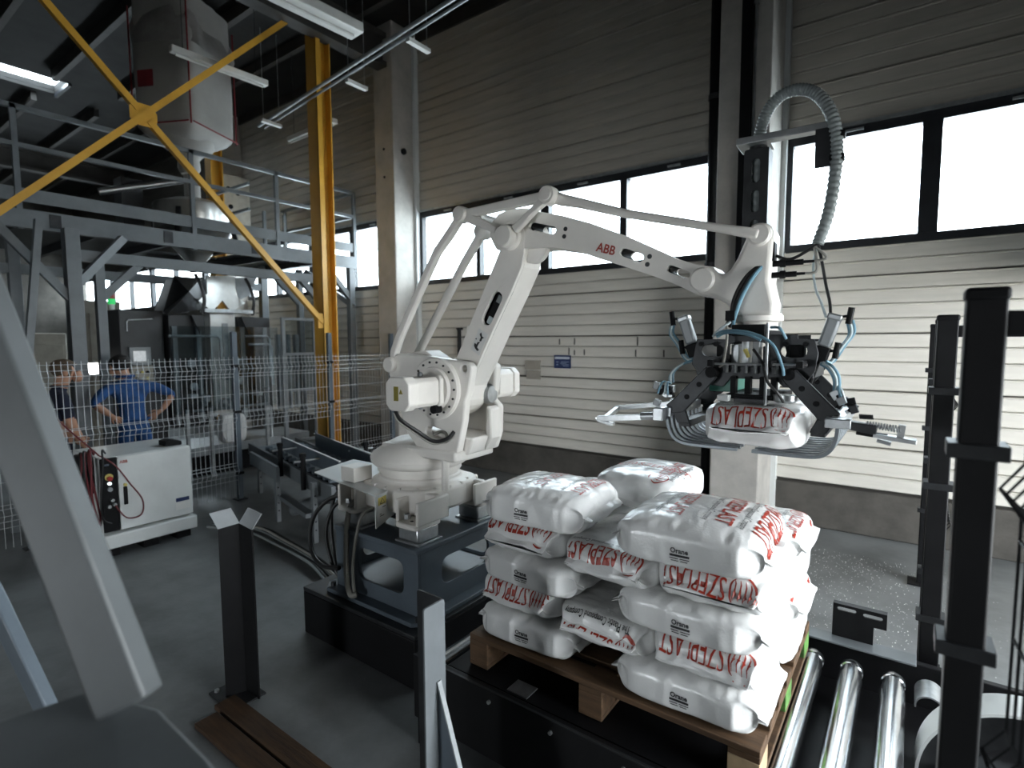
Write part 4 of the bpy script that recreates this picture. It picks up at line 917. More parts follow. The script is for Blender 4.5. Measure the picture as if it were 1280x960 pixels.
MB().cyl((C0.x-.115, C0.y-.10, .008), (C0.x-.115, C0.y-.10, .02), .013, seg=6).build('foot_bolt', 'galv', vp)
for k, (y0, lb) in enumerate(((1.085, 'nearer brown plank lying on the floor behind the gusset post'), (1.205, 'farther brown plank lying on the floor at the foot of the fork post'))):
    o = MB().bb(-2.70-.06*k, -1.15, y0, y0+.105, 0.0, .024).build('floor_plank', 'wood_dark', bevel=.003, origin=(-1.9, y0+.05, 0)); tag(o, lb, 'plank', 'planks on the floor')
ap = T('angle_post', 'light steel angle post with triangular gusset at the bottom centre', 'post', (-1.27, 1.26, 0))
MB().prism(rrect(1.205, 1.302, .025, .975, .008, 3), YZ(-1.255), 0, .007).build('front_leaf', 'grey_paint', ap)
MB().prism(rrect(-1.375, -1.256, .025, .975, .008, 3), XZ(1.295), 0, .007).build('rear_leaf', 'dark_steel', ap)
gs = MB().prism([(-1.248, .025), (-1.02, .025), (-1.248, .70)], XZ(1.262), 0, .008).build('gusset', 'ped_paint', ap)
MB().beam((-1.018, 1.266, .025), (-1.246, 1.266, .70), .018, .006, (1, 0, 0)).build('gusset_edge', 'acrylic_grey', gs)
MB().bb(-1.40, -.98, 1.19, 1.34, .024, .034).build('foot_plate', 'dark_steel', ap)

# ------------------------------------------------------------------ out-of-focus machine frame beside the camera
fg = T('machine_stand', 'blurred grey steel machine stand with sloping strut at the left edge', 'stand', (-1.05, .30, 0))
def pxp(x, y, d): return Vector((0, 0, 1.85)) + (_f + _r*((x-640)/681.43) - _u*((y-480)/681.43))*d
a = pxp(163, 880, .88); b = pxp(-95, 212, .98)
MB().beam(a, b, .05, .086, tuple(_r)).build('sloping_strut', 'strut_paint', fg, bevel=.006)
def pz(x, y, z):
    d = _f + _r*((x-640)/681.43) - _u*((y-480)/681.43); return Vector((0, 0, 1.85)) + d*((z-1.85)/d.z)
zt = a.z-.02
MB().prism([tuple(pz(*q, zt))[:2] for q in ((-70, 925), (112, 862), (200, 886), (262, 948), (330, 1040), (60, 1150), (-70, 1000))], XY(0), zt-.06, zt).build('table_beam', 'strut_paint', fg, bevel=.006)
c = pz(120, 960, zt)
MB().bb(c.x-.05, c.x+.05, c.y-.05, c.y+.05, 0, zt-.06).build('leg', 'strut_paint', fg)
a2 = pxp(75, 920, 1.35); b2 = pxp(-30, 700, 1.40)
MB().beam(a2, b2, .03, .05).build('rear_strut', 'ped_paint', fg, bevel=.004)
MB().bb(a2.x-.03, a2.x+.03, a2.y-.03, a2.y+.03, 0, a2.z+.01).build('leg', 'ped_paint', fg)

# ------------------------------------------------------------------ robot controller
cx, cy0, cy1 = -5.46, 1.575, 2.29
ct = T('robot_controller', 'white robot controller cabinet with red logo and cables in front of the fence', 'cabinet', (-5.8, 1.93, 0))
MB().bb(-6.15, cx-.03, cy0, cy1, .215, .868).build('body', 'light_grey', ct, bevel=.008)
dr = MB().bb(cx-.03, cx, cy0+.125, cy1-.005, .225, .862).build('door', 'light_grey', ct, bevel=.006)
MB().bb(cx-.03, cx-.008, cy0+.005, cy0+.12, .225, .862).build('control_panel', 'black', ct, bevel=.003)
MB().bb(-6.16, cx+.035, cy0-.02, cy1+.015, .085, .205).build('plinth', 'light_grey', ct, bevel=.012)
for y in (cy0+.06, cy0+.36, cy1-.08): MB().bb(-6.12, cx-.04, y-.06, y+.06, 0, .085).build('skid', 'black', ct)
MB().bb(cx, cx+.012, cy0+.155, cy0+.185, .44, .60).build('handle', 'black', dr, bevel=.005)
MB().cyl((cx, cy0+.17, .615), (cx+.016, cy0+.17, .615), .013, seg=12).build('lock', 'sticker_y', dr)
text_on(MB(), 'ABB', .036, (cx+.0005, cy0+.14, .805), (0, 1, 0), (0, 0, 1), offset=.025, sx=.92).build('lettering', 'red_ink', dr, smooth=0)
MB().bb(cx, cx+.002, cy1-.15, cy1-.035, .36, .395).build('label_head', 'blue_sign', dr); MB().bb(cx, cx+.002, cy1-.155, cy1-.03, .285, .352).build('label', 'sticker_w', dr)
cpn = cx-.008
MB().cyl((cpn, cy0+.06, .70), (cpn+.004, cy0+.06, .70), .030, seg=20).build('stop_ring', 'sticker_y', ct); MB().cyl((cpn+.004, cy0+.06, .69), (cpn+.03, cy0+.06, .69), .019, seg=16).build('stop_button', 'beacon_r', ct)
MB().cyl((cpn, cy0+.06, .645), (cpn+.012, cy0+.06, .645), .014, seg=14).build('motors_on_lamp', 'led', ct)
MB().cyl((cpn, cy0+.06, .595), (cpn+.02, cy0+.06, .595), .018, seg=12).build('mode_switch', 'acrylic_grey', ct)
for z, y in ((.50, .07), (.45, .045), (.46, .085)): MB().cyl((cpn, cy0+y, z), (cpn+.03, cy0+y, z), .014, seg=10).build('socket', 'galv', ct)
text_on(MB(), 'ABB', .022, (cpn+.001, cy0+.03, .80), (0, 1, 0), (0, 0, 1), sx=.9).build('lettering', 'grey_ink', ct, smooth=0)
rnd = random.Random(11)
MB().bb(-5.80, -5.60, cy0-.09, cy0-.01, .55, .88).build('pendant_holder', 'black', ct, bevel=.01)
for k in range(9):
    y = cy0-.05+rnd.uniform(-.06, .09); x = cx-.05+rnd.uniform(-.10, .06)
    MB().sweep(smooth_path([V(x-.1, y+.05, .885), V(x, y, .91+rnd.uniform(0, .03)), V(x+.06, y-.02, .80), V(x+.07, y-.03+rnd.uniform(-.03, .04), .55), V(x+.05, y+rnd.uniform(-.04, .05), .36), V(x+.05, y+.02, .30)]), .0075, 6).build('hanging_cable', rnd.choice(['cable', 'cable_red', 'cable_red', 'cable']), ct)
MB().sweep(smooth_path([V(cx-.05, cy0+.0, .90), V(cx+.02, cy0+.10, .80), V(cx+.03, cy0+.20, .62), V(cx+.03, cy0+.285, .46), V(cx+.03, cy0+.27, .33), V(cx+.03, cy0+.16, .33), V(cx+.02, cy0+.085, .455)]), .006, 8).build('pendant_cable', 'cable_red', ct)
MB().sweep(smooth_path([V(cx-.02, cy0-.0, .90), V(cx-.3, cy0-.22, 1.25), V(cx-.5, cy0-.32, 1.55), V(cx-.68, cy0-.30, 1.62), V(cx-.72, cy0-.28, 1.5)]), .006, 8).build('pendant_cable', 'cable_red', ct)
MB().prism([(cy1-.16, .868), (cy1-.02, .868), (cy1-.02, .905), (cy1-.11, .925), (cy1-.16, .915)], YZ(-5.75), 0, .16).build('teach_pendant', 'black', ct, bevel=.005)

# ------------------------------------------------------------------ mesh fences
def wire_panel(p0, p1, z0, z1, side, pitch=.05, folds=(), r=.0028):
    p0 = Vector(p0); p1 = Vector(p1); L = (p1-p0).length; d = (p1-p0)/L; mb = MB(); sd = Vector(side)
    n = max(1, int(L/pitch))
    zs = sorted([z0, z1] + [q for f in folds for q in (f-.055, f, f+.055) if z0 < q < z1])
    def off(z):
        return sd*.035 if any(abs(z-f) < .01 for f in folds) else Vector()
    for i in range(n+1):
        b = p0+d*(L*i/n)
        mb.sweep([b+off(z)+V(0, 0, z) for z in zs], r, 3, False)
    hs = []
    z = z1-.03
    while z > z0: hs.append(z); z -= .2
    for f in folds: hs += [f-.055, f+.055, f]
    for z in hs:
        if z0 < z < z1: mb.sweep([p0+off(z)+V(0, 0, z), p1+off(z)+V(0, 0, z)], r*1.15, 3, False)
    return mb
FX = -6.3
fposts = [(.35, 'fence post at the far left edge behind the controller'), (1.28, 'fence post behind the controller cabinet and the darker worker'), (3.16, 'dark fence post right of the controller'), (4.43, 'dark fence post in front of the yellow column'), (5.5, 'fence post beside the left concrete column')]
mf = T('mesh_fence', 'galvanised wire mesh safety fence with dark posts behind the robot', 'fence', (FX, 3.0, 0))
for y, lb in fposts:
    t = MB().bb(FX-.025, FX+.025, y-.03, y+.03, 0, 1.955).build('post', 'ped_paint', mf, bevel=.004)
    MB().bb(FX-.06, FX+.06, y-.06, y+.06, 0, .01).build('post_foot', 'dark_steel', t)
    for z in (.3, 1.02, 1.55): MB().bb(FX+.0, FX+.04, y-.04, y+.04, z, z+.03).build('panel_clip', 'black', t)
for (a, b, z0) in ((.38, 1.25, .06), (1.31, 3.13, .06), (3.19, 4.40, .84), (4.46, 5.47, .06)):
    wire_panel((FX+.03, a, 0), (FX+.03, b, 0), z0, 1.67, (1, 0, 0), folds=[f for f in (1.53, .97, .35) if f > z0+.08], r=.0029).build('wire_mesh', 'wire', mf)
# fence on the right
RX = .115
gd = T('guard_fence', 'black safety fence with thick posts along the right edge', 'fence', (RX, 3.0, 0))
for y, w_, tops in ((1.49, .066, True), (3.10, .075, True), (3.72, .055, False), (5.05, .05, False)):
    t = MB().bb(RX-w_/2, RX+w_/2, y-w_/2, y+w_/2, 0, 1.935).build('post', 'steel_black', gd, bevel=.006)
    MB().bb(RX-w_/2-.003, RX+w_/2+.003, y-w_/2-.003, y+w_/2+.003, 1.925, 1.953).build('post_cap', 'black', t, bevel=.008)
    MB().bb(RX-.08, RX+.08, y-.08, y+.08, 0, .012).build('post_foot', 'black', t)
    for z in (.55, 1.17, 1.60): MB().bb(RX-w_/2-.018, RX+w_/2+.018, y-w_/2-.006, y+w_/2+.012, z, z+.032).build('panel_clamp', 'dark_steel', t, bevel=.003)
    if tops: MB().bb(RX+w_/2, RX+.83, y-.02, y+.02, 1.855, 1.905).build('head_bar', 'steel_black', t)
for (p0, p1, sd) in (((RX+.07, 1.44, 0), (RX+.16, .30, 0), (-1, 0, 0)), ((RX+.02, 3.14, 0), (RX+.02, 3.69, 0), (1, 0, 0)), ((RX+.02, 3.76, 0), (RX+.02, 5.02, 0), (1, 0, 0))):
    wire_panel(p0, p1, .1, 1.68, sd, folds=(1.55, 1.0, .45), r=.0032).build('wire_mesh', 'steel_black', gd)
mi = MB().prism([(2.98, 1.50), (3.05, 1.62), (3.05, 1.44)], YZ(RX+.05), 0, .07).build('reflector', 'acrylic_grey', gd)

# ------------------------------------------------------------------ yellow column with cross bracing
YX, YY = -6.55, 4.57
yc = T('yellow_column', 'yellow steel column with diagonal cross bracing', 'column', (YX, YY, 0))
MB().bb(YX-.11, YX+.11, YY-.11, YY-.095, 0, CEIL).bb(YX-.11, YX+.11, YY+.095, YY+.11, 0, CEIL).bb(YX-.006, YX+.006, YY-.095, YY+.095, 0, CEIL).build('column_profile', 'yellow', yc)
MB().bb(YX+.085, YX+.115, YY-.11, YY-.04, 0, CEIL).build('flange_edge', 'yellow', yc)
MB().bb(YX-.18, YX+.18, YY-.18, YY+.18, 0, .02).build('base_plate', 'yellow', yc)
bx = YX+.10
for (a, b) in (((4.46, 2.10), (2.48, 4.11)), ((2.38, 4.21), (.40, 6.23)), ((4.46, 6.20), (.30, 2.02))):
    MB().beam((bx, *a), (bx, *b), .016, .064, (0, 1, 1)).beam((bx-.03, a[0], a[1]-.03), (bx-.03, b[0], b[1]-.03), .06, .012, (0, 0, 1)).build('brace', 'yellow', yc)
MB().prism([(2.30, 4.10), (2.38, 4.05), (2.50, 4.05), (2.55, 4.12), (2.55, 4.20), (2.50, 4.27), (2.36, 4.27), (2.30, 4.22)], YZ(bx-.012), 0, .01).build('gusset_plate', 'yellow', yc)
MB().prism([(4.38, 2.02), (4.50, 2.02), (4.50, 2.22), (4.38, 2.22)], YZ(bx-.012), 0, .01).build('gusset_plate', 'yellow', yc)
y2 = T('rear_yellow_column', 'ochre steel column behind the platform under the bulk bag', 'column', (-9.6, 4.62, 0))
MB().bb(-9.7, -9.5, 4.52, 4.54, 0, CEIL).bb(-9.7, -9.5, 4.70, 4.72, 0, CEIL).bb(-9.61, -9.59, 4.54, 4.70, 0, CEIL).build('column_profile', 'yellow', y2)
MB().bb(-9.72, -9.48, 4.50, 4.74, 0, .02).build('base_plate', 'yellow', y2)

# ------------------------------------------------------------------ steel platform
mz = T('steel_platform', 'grey steel platform with handrails above the bagging machine', 'platform', (-8.5, 3.5, 0))
MX = -7.5
def rl_(p0, p1, s=.045, nm='rail', m_='grey_paint'): MB().beam(p0, p1, s, s).build(nm, m_, mz)
for z, s in ((4.25, .05), (3.87, .045)): rl_((MX, .6, z), (MX, 5.82, z), s, 'handrail')
for y in (1.62, 3.32, 4.47, 5.82): MB().beam((MX, y, 3.02), (MX, y, 4.27), .05, .05).build('rail_post', 'grey_paint', mz)
MB().bb(MX-.01, MX+.01, .6, 5.82, 3.30, 3.44).build('kick_plate', 'grey_paint', mz)
MB().bb(MX-.05, MX+.04, .6, 5.82, 3.03, 3.22).build('edge_beam', 'grey_paint', mz)
MB().bb(-10.4, MX-.05, .6, 3.2, 3.16, 3.20).bb(-10.4, MX-.05, 4.4, 5.82, 3.16, 3.20).bb(-10.4, -9.2, 3.2, 4.4, 3.16, 3.20).build('deck', 'dark_steel', mz)
for z in (4.25, 3.87):
    rl_((MX, 5.82, z), (-9.6, 5.82, z), .045, 'handrail'); rl_((-8.3, 4.5, z), (-9.6, 4.5, z), .04, 'handrail')
for x in (-8.3, -9.5): MB().beam((x, 5.82, 3.2), (x, 5.82, 4.27), .045, .045).build('rail_post', 'grey_paint', mz)
for y in (4.9, 5.25): MB().beam((-8.6, y, 3.2), (-8.6, y, 3.95), .045, .045).build('rail_post', 'grey_paint', mz)
MB().bb(-7.38, -7.28, 1.95, 5.2, 2.72, 2.84).build('lower_beam', 'grey_paint', mz)
MB().bb(-9.3, -9.2, 1.4, 5.2, 2.72, 2.84).build('lower_beam', 'grey_paint', mz)
for x, y, w_, z1 in ((-7.2, 1.95, .13, 3.03), (-7.33, 2.22, .09, 2.72), (-7.5, 5.72, .10, 3.03), (-8.3, 5.30, .09, 3.03), (-9.25, 1.9, .12, 3.16), (-9.25, 5.2, .12, 3.16), (-7.33, 5.12, .08, 2.72)):
    MB().bb(x-w_/2, x+w_/2, y-w_/2, y+w_/2, 0, z1).build('column', 'grey_paint', mz, bevel=.004)
    MB().bb(x-.12, x+.12, y-.12, y+.12, 0, .015).build('column_foot', 'dark_steel', mz)
for a, b in (((-7.2, 2.0, 2.48), (-7.3, 2.46, 3.02)), ((-7.33, 2.24, 2.34), (-7.33, 2.62, 2.74)), ((-7.33, 5.1, 2.35), (-7.33, 4.72, 2.74)), ((-7.5, 5.70, 2.55), (-7.5, 5.25, 3.03)), ((-8.3, 5.30, 2.45), (-8.3, 4.85, 2.9)), ((-7.2, 1.92, 2.3), (-7.2, 1.35, 3.02)), ((-7.45, 5.75, 2.4), (-8.2, 5.35, 3.0))):
    MB().beam(a, b, .07, .08).build('knee_brace', 'grey_paint', mz)
for y in (.9, 1.3): MB().beam((-7.0, y, 0), (-7.0, y+.35, 3.05), .08, .06).build('raking_strut', 'grey_paint', mz)
for k in range(7): MB().bb(-10.4, MX, .9+k*.72, .96+k*.72, 3.06, 3.16).build('joist', 'dark_steel', mz)
for y in (1.9, 3.0, 4.1): MB().bb(MX+.04, MX+.05, y-.05, y+.05, 3.06, 3.2).build('splice_plate', 'dark_steel', mz)

# ------------------------------------------------------------------ hanging bulk bag
BC = V(-8.09, 3.56, 0); BR = rot_z(math.radians(26))
bb_ = T('bulk_bag', 'large pale woven bulk bag with red seams hanging above the platform', 'bag', (BC.x, BC.y, 4.5))
def BP(x, y, z): return BC + BR @ V(x, y, 0) + V(0, 0, z)
def bulk():
    vs = []; fs = []; nz, nt = 26, 48
    for i in range(nz+1):
        q = i/nz; z = 4.50+q*1.75
        k = 1.0-.05*abs(q-.4)-(.34*(1-q/.10)**2 if q < .10 else 0)
        for j in range(nt):
            a = 2*PI*j/nt; p = 6
            x = sup(math.cos(a), p)*.45*k; y = sup(math.sin(a), p)*.45*k
            n_ = noise.noise(V(x*3, y*3, z*1.6))*.04
            vs.append(BP(x*(1+n_), y*(1+n_), z))
    for i in range(nz):
        for j in range(nt):
            j2 = (j+1) % nt; fs.append((i*nt+j, i*nt+j2, (i+1)*nt+j2, (i+1)*nt+j))
    fs.append(tuple(reversed(range(nt)))); fs.append(tuple(range(nz*nt, nz*nt+nt)))
    return MB().add(vs, fs)
bulk().build('bag_body', 'fibc', bb_, smooth=60)
for sx, sy in ((1, -1), (1, 1), (-1, -1)):
    MB().sweep([BP(sx*.425, sy*.425, 4.62+.1*k) for k in range(16)], .011, 6).build('seam_strap', 'red_strap', bb_)
MB().sweep([BP(.46, -.42+.084*k, 4.64) for k in range(11)], .009, 6).build('red_seam', 'red_strap', bb_)
MB().sweep([BP(-.42+.084*k, -.46, 4.64) for k in range(11)], .009, 6).build('red_seam', 'red_strap', bb_)
MB().lathe([(.36, 4.56), (.30, 4.46), (.18, 4.38), (.13, 4.32), (.14, 4.20), (.10, 4.12)], (BC.x, BC.y, 0), seg=28).build('outlet_spout', 'fibc', bb_, smooth=60)
MB().box(BP(-.18, -.462, 5.2), (.22, .012, .20), BR).build('printed_label', 'red_strap', bb_)
vs = []; fs = []
for i in range(13):
    for j in range(44):
        a = 2*PI*j/44; q = i/12; k = 1.05+.12*noise.noise(V(math.cos(a)*2.5, math.sin(a)*2.5, q*3))-.30*q*q
        x = sup(math.cos(a), 4.5)*.46*k; y = sup(math.sin(a), 4.5)*.46*k
        vs.append(BP(x, y, 5.62+q*.70+.08*noise.noise(V(math.cos(a)*4, math.sin(a)*4, 7))))
for i in range(12):
    for j in range(44): j2 = (j+1) % 44; fs.append((i*44+j, i*44+j2, (i+1)*44+j2, (i+1)*44+j))
MB().add(vs, fs).build('plastic_film', 'fibc_film', bb_, smooth=60)
for sx in (-1, 1):
    for sy in (-1, 1): MB().sweep([BP(sx*.4, sy*.4, 5.9), BP(sx*.3, sy*.3, CEIL-.1)], .02, 6).build('lifting_loop', 'black', bb_)
HX, HY = BC.x-.05, BC.y+.05
hpr = T('feed_hopper', 'round steel feed hopper on the platform under the bulk bag', 'hopper', (HX, HY, 3.2))
MB().lathe([(.12, 2.95), (.20, 3.05), (.46, 3.34), (.48, 3.38), (.48, 3.70), (.44, 3.72), (.28, 3.78)], (HX, HY, 0), seg=36).build('hopper_shell', 'stainless', hpr)
for a in (0, PI/2, PI, 1.5*PI): MB().beam((HX+.55*math.cos(a+.8), HY+.55*math.sin(a+.8), 3.2), (HX+.46*math.cos(a+.8), HY+.46*math.sin(a+.8), 3.6), .06, .06).build('hopper_leg', 'dark_steel', hpr)
MB().bb(HX-.55, HX-.3, HY-.75, HY-.5, 3.2, 4.0).build('valve_box', 'panel_dark', hpr); MB().cyl((HX, HY, 3.78), (HX, HY, 4.15), .10, seg=20).build('inlet_sleeve', 'fibc', hpr)
MB().cyl((HX-.3, HY-1.0, 3.75), (HX-.05, HY-.1, 4.05), .045, seg=12).build('suction_pipe', 'galv', hpr)
bx_ = T('platform_cabinet', 'pale steel box standing on the platform behind the yellow column', 'box', (-9.9, 5.05, 3.2)); MB().bb(-10.05, -9.75, 4.8, 5.3, 3.2, 4.75).build('box_body', 'beige', bx_, bevel=.01); 
for y, z in ((4.92, 4.5), (5.08, 4.45), (4.95, 4.2)): MB().cyl((-9.75, y, z), (-9.74, y, z), .04, seg=14).build('knockout', 'black', bx_)

# ------------------------------------------------------------------ bagging machine
bm_ = T('bagging_machine', 'black and stainless bagging machine under the platform', 'machine', (-8.2, 3.5, 0))
cab = MB().bb(-8.6, -7.95, 2.58, 3.08, .35, 2.25).build('switch_cabinet', 'panel_dark', bm_, bevel=.01)
MB().bb(-8.58, -7.97, 2.62, 3.04, 0, .35).build('cabinet_base', 'black', bm_)
MB().sweep([V(-7.94, 2.66, 1.98), V(-7.93, 2.66, 2.10), V(-7.93, 2.68, 2.12), V(-7.93, 2.95, 2.14)], .008, 6).build('cabinet_handle', 'galv', cab)
scr = MB().bb(-7.95, -7.90, 2.66, 2.90, 1.55, 1.78).build('display', 'acrylic_grey', bm_, bevel=.006); MB().bb(-7.90, -7.896, 2.70, 2.84, 1.60, 1.73).build('screen', 'screen', scr)
bp = MB().bb(-7.95, -7.91, 2.67, 2.92, 1.28, 1.54).build('button_panel', 'beige', bm_, bevel=.005)
for i in range(3):
    for j in range(2): MB().cyl((-7.91, 2.73+i*.06, 1.38+j*.08), (-7.89, 2.73+i*.06, 1.38+j*.08), .018, seg=10).build('button', ('black', 'galv', 'sticker_y')[(i+j) % 3], bp)
tl = MB().cyl((-8.2, 2.60, 2.25), (-8.2, 2.60, 2.32), .03, seg=14).build('signal_tower', 'light_grey', bm_)
MB().cyl((-8.2, 2.60, 2.32), (-8.2, 2.60, 2.39), .04, seg=14).build('signal_lens', 'emit_g', tl); MB().cyl((-8.2, 2.60, 2.39), (-8.2, 2.60, 2.50), .04, seg=14).build('signal_lens', 'beacon_r', tl)
MB().prism([(2.98, 2.20), (3.15, 2.66), (3.62, 2.74), (3.72, 2.45), (3.40, 2.24)], YZ(-8.0), 0, .02).build('hopper_panel', 'acrylic_grey', bm_)
MB().add([V(-7.98, 3.10, 2.24), V(-7.98, 3.62, 2.30), V(-7.98, 3.60, 2.72), V(-7.98, 3.25, 2.72), V(-7.62, 3.00, 2.18), V(-7.68, 3.3, 2.5)], [(0, 1, 2, 3), (0, 4, 5, 3), (4, 1, 5), (5, 1, 2), (5, 2, 3)]).build('chute_flap', 'panel_dark', bm_, smooth=0)
MB().prism([(3.60, 2.74), (3.99, 2.78), (3.99, 2.50), (4.12, 2.40), (3.92, 2.26), (3.80, 2.42), (3.66, 2.26), (3.48, 2.40), (3.60, 2.50)], YZ(-7.86), 0, .03).build('filling_spout', 'stainless', bm_)
MB().prism([(4.00, 2.75), (4.35, 2.80), (4.22, 2.52), (4.06, 2.44)], YZ(-7.9), 0, .02).build('hopper_panel', 'acrylic_grey', bm_)
for y in (3.42, 4.1): MB().sweep(smooth_path([V(-7.75, y, 2.74), V(-7.68, y+.03, 2.6), V(-7.66, y+.06, 2.42), V(-7.70, y+.05, 2.22)]), .022, 8).build('curved_arm', 'panel_dark', bm_)
MB().bb(-7.80, -7.66, 3.48, 4.14, 2.24, 2.29).build('cross_bar', 'galv', bm_)
MB().bb(-8.0, -7.80, 3.60, 3.95, .82, 2.24).build('film_column', 'stainless', bm_, bevel=.01)
MB().bb(-7.80, -7.79, 3.76, 3.84, 1.30, 2.1).build('film_slot', 'acrylic_grey', bm_)
for y0, y1 in ((3.10, 3.56), (4.0, 4.5)):
    MB().bb(-8.3, -7.85, y0, y1, .7, 2.2).build('side_housing', 'panel_dark', bm_, bevel=.01)
    for y in (y0+.06, y1-.1): MB().bb(-7.85, -7.82, y-.03, y+.03, .75, 2.05).build('guide_rail', 'acrylic_grey', bm_)
for y, z in ((3.33, 1.55), (3.35, 1.24), (3.98, 1.55), (4.0, 1.28)):
    MB().lathe([(.03, 0), (.055, .005), (.055, .03), (.03, .04)], (-7.80, y, z), (1, 0, 0), 18).build('hand_wheel', 'galv', bm_)
for y0, y1, z in ((3.05, 3.70, 1.92), (4.05, 4.42, 1.92), (3.3, 4.4, .92), (4.1, 4.45, 1.8)): MB().sweep([V(-7.74, y0, z), V(-7.74, y1-.04, z), V(-7.74, y1, z-.05), V(-7.74, y1, z-.6)], .018, 8).build('tube_guard', 'galv', bm_)
for k in range(14):
    rn = random.Random(k); y = rn.uniform(3.1, 4.4); z = rn.uniform(.75, 1.15); s = rn.uniform(.04, .12)
    MB().bb(-7.84, -7.72, y, y+s, z, z+rn.uniform(.03, .1)).build('clamp_unit', rn.choice(['acrylic_grey', 'galv', 'panel_dark', 'light_grey']), bm_, bevel=.004)
MB().prism([(3.35, 2.2), (3.50, 2.2), (3.45, 1.95)], YZ(-7.78), 0, .02).prism([(4.02, 2.2), (4.22, 2.2), (4.12, 1.92)], YZ(-7.78), 0, .02).build('film_blade', 'panel_dark', bm_)
gf = MB()
for y in (4.55, 5.08): gf.bb(-7.62, -7.57, y-.025, y+.025, .3, 2.2)
for z in (.32, 1.10, 1.65, 2.18): gf.bb(-7.62, -7.57, 4.55, 5.08, z-.02, z+.02)
gf.build('guard_frame', 'acrylic_grey', bm_); MB().bb(-7.60, -7.595, 4.57, 5.06, 1.12, 2.16).build('guard_pane', M['guard_glass'], bm_, smooth=0)
MB().bb(-7.66, -7.655, 3.05, 4.5, .9, 2.05).build('guard_pane', M['guard_glass'], bm_, smooth=0)
for y in (4.62, 4.78, 4.92): MB().bb(-7.9, -7.82, y-.03, y+.03, .8, 1.95).build('guide_rail', 'acrylic_grey', bm_)
MB().bb(-8.5, -7.7, 2.9, 5.0, .30, .42).build('machine_base', 'acrylic_grey', bm_); MB().bb(-8.4, -7.8, 3.0, 4.9, 0, .30).build('machine_foot', 'black', bm_)
for y in (3.2, 3.5, 4.3): MB().bb(-7.70, -7.66, y-.02, y+.02, 0, .95).build('frame_post', 'galv', bm_)
sack('filled_sack', 'white sack standing upright in the bagging machine', -7.72, 3.80, .43, .34, .20, .40, 'Y', 99, None)
# far left background: other machines and cabinets
for lb, nm, ct_, x0, x1, y0, y1, z1, m_ in (('dark machine housing at the far left behind the workers', 'machine_housing', 'machine', -12.6, -11.8, 2.35, 3.05, 2.0, 'beige'), ('tall pale cabinet far behind the platform columns', 'tall_cabinet', 'cabinet', -11.0, -10.5, 2.95, 3.45, 2.5, 'beige')):
    t = T(nm, lb, ct_, ((x0+x1)/2, (y0+y1)/2, 0)); MB().bb(x0, x1, y0, y1, .1, z1).build('housing', m_, t, bevel=.02); MB().bb(x0+.05, x1-.05, y0+.05, y1-.05, 0, .1).build('plinth', 'black', t)
    MB().bb(x1, x1+.02, y0+.06, y1-.06, .3, z1-.2).build('door', m_, t, bevel=.005); MB().bb(x1+.02, x1+.04, y1-.14, y1-.10, 1.0, 1.25).build('handle', 'black', t)
wl = T('work_lamp', 'bright lit work lamp behind the two workers', 'lamp', (-9.0, 2.52, 0))
MB().cyl((-9.05, 2.52, 0), (-9.05, 2.52, 1.4), .02, seg=10).build('stand', 'dark_steel', wl); MB().bb(-9.2, -8.9, 2.37, 2.67, 0, .02).build('stand_foot', 'dark_steel', wl)
MB().bb(-9.08, -9.01, 2.42, 2.66, 1.40, 1.57).build('lamp_head', 'dark_steel', wl, bevel=.01); MB().bb(-9.01, -9.0, 2.43, 2.65, 1.41, 1.56).build('lit_front', 'emit', wl, smooth=0)

# ------------------------------------------------------------------ infeed conveyor between bagging machine and robot
ic = T('infeed_conveyor', 'blue-grey infeed conveyor with guide plates behind the robot base', 'conveyor', (-5.0, 3.3, 0))
IA = math.radians(-14); E1 = V(math.cos(IA), math.sin(IA), 0); E2 = V(-math.sin(IA), math.cos(IA), 0); O1 = V(-4.16, 3.18, 0)
def IP(a, b, z): return O1 + E1*a + E2*b + V(0, 0, z)
RI = Matrix((E1, E2, V(0, 0, 1))).transposed()
def ibox(a0, a1, b0, b1, z0, z1): return MB().box(IP((a0+a1)/2, (b0+b1)/2, (z0+z1)/2), (a1-a0, b1-b0, z1-z0), RI)
ICUV = lambda b: (lambda u, v, t: IP(u, b+t, v))
MB().prism([(-1.68, .60), (0, .60), (0, .745), (-1.45, .75), (-1.68, .74)], ICUV(-.17), 0, .012).build('guide_plate', 'ped_paint', ic)
MB().prism([(-1.62, .60), (.02, .60), (.02, .735), (-1.58, .76), (-1.62, .79)], ICUV(.20), 0, .012).build('guide_plate', 'ped_paint', ic)
for b in (-.165, .205): ibox(-1.66, .01, b-.004, b+.012, .742, .752).build('plate_edge', 'light_grey', ic)
ibox(-2.6, .15, -.30, -.26, .42, .56).build('side_frame', 'grey_paint', ic); ibox(-2.6, .15, .28, .32, .42, .56).build('side_frame', 'grey_paint', ic)
ibox(-2.6, .15, -.26, .28, .44, .50).build('bed', 'ped_paint', ic)
for k in range(15):
    a = -1.95+k*.14
    for b0, b1 in ((-.27, -.19), (.05, .18)):
        o = ibox(a-.045, a+.045, b0, b1, .50, .565).build('wheel_block', 'black', ic, bevel=.01)
        MB().cyl(IP(a, b0+.005, .58), IP(a, b1-.005, .58), .026, seg=12).build('wheel', 'ped_paint', o)
for a in (-1.75, -1.15, -.55, 0.02): MB().cyl(IP(a, -.10, .55), IP(a, .05, .55), .03, seg=14).build('roller', 'galv', ic)
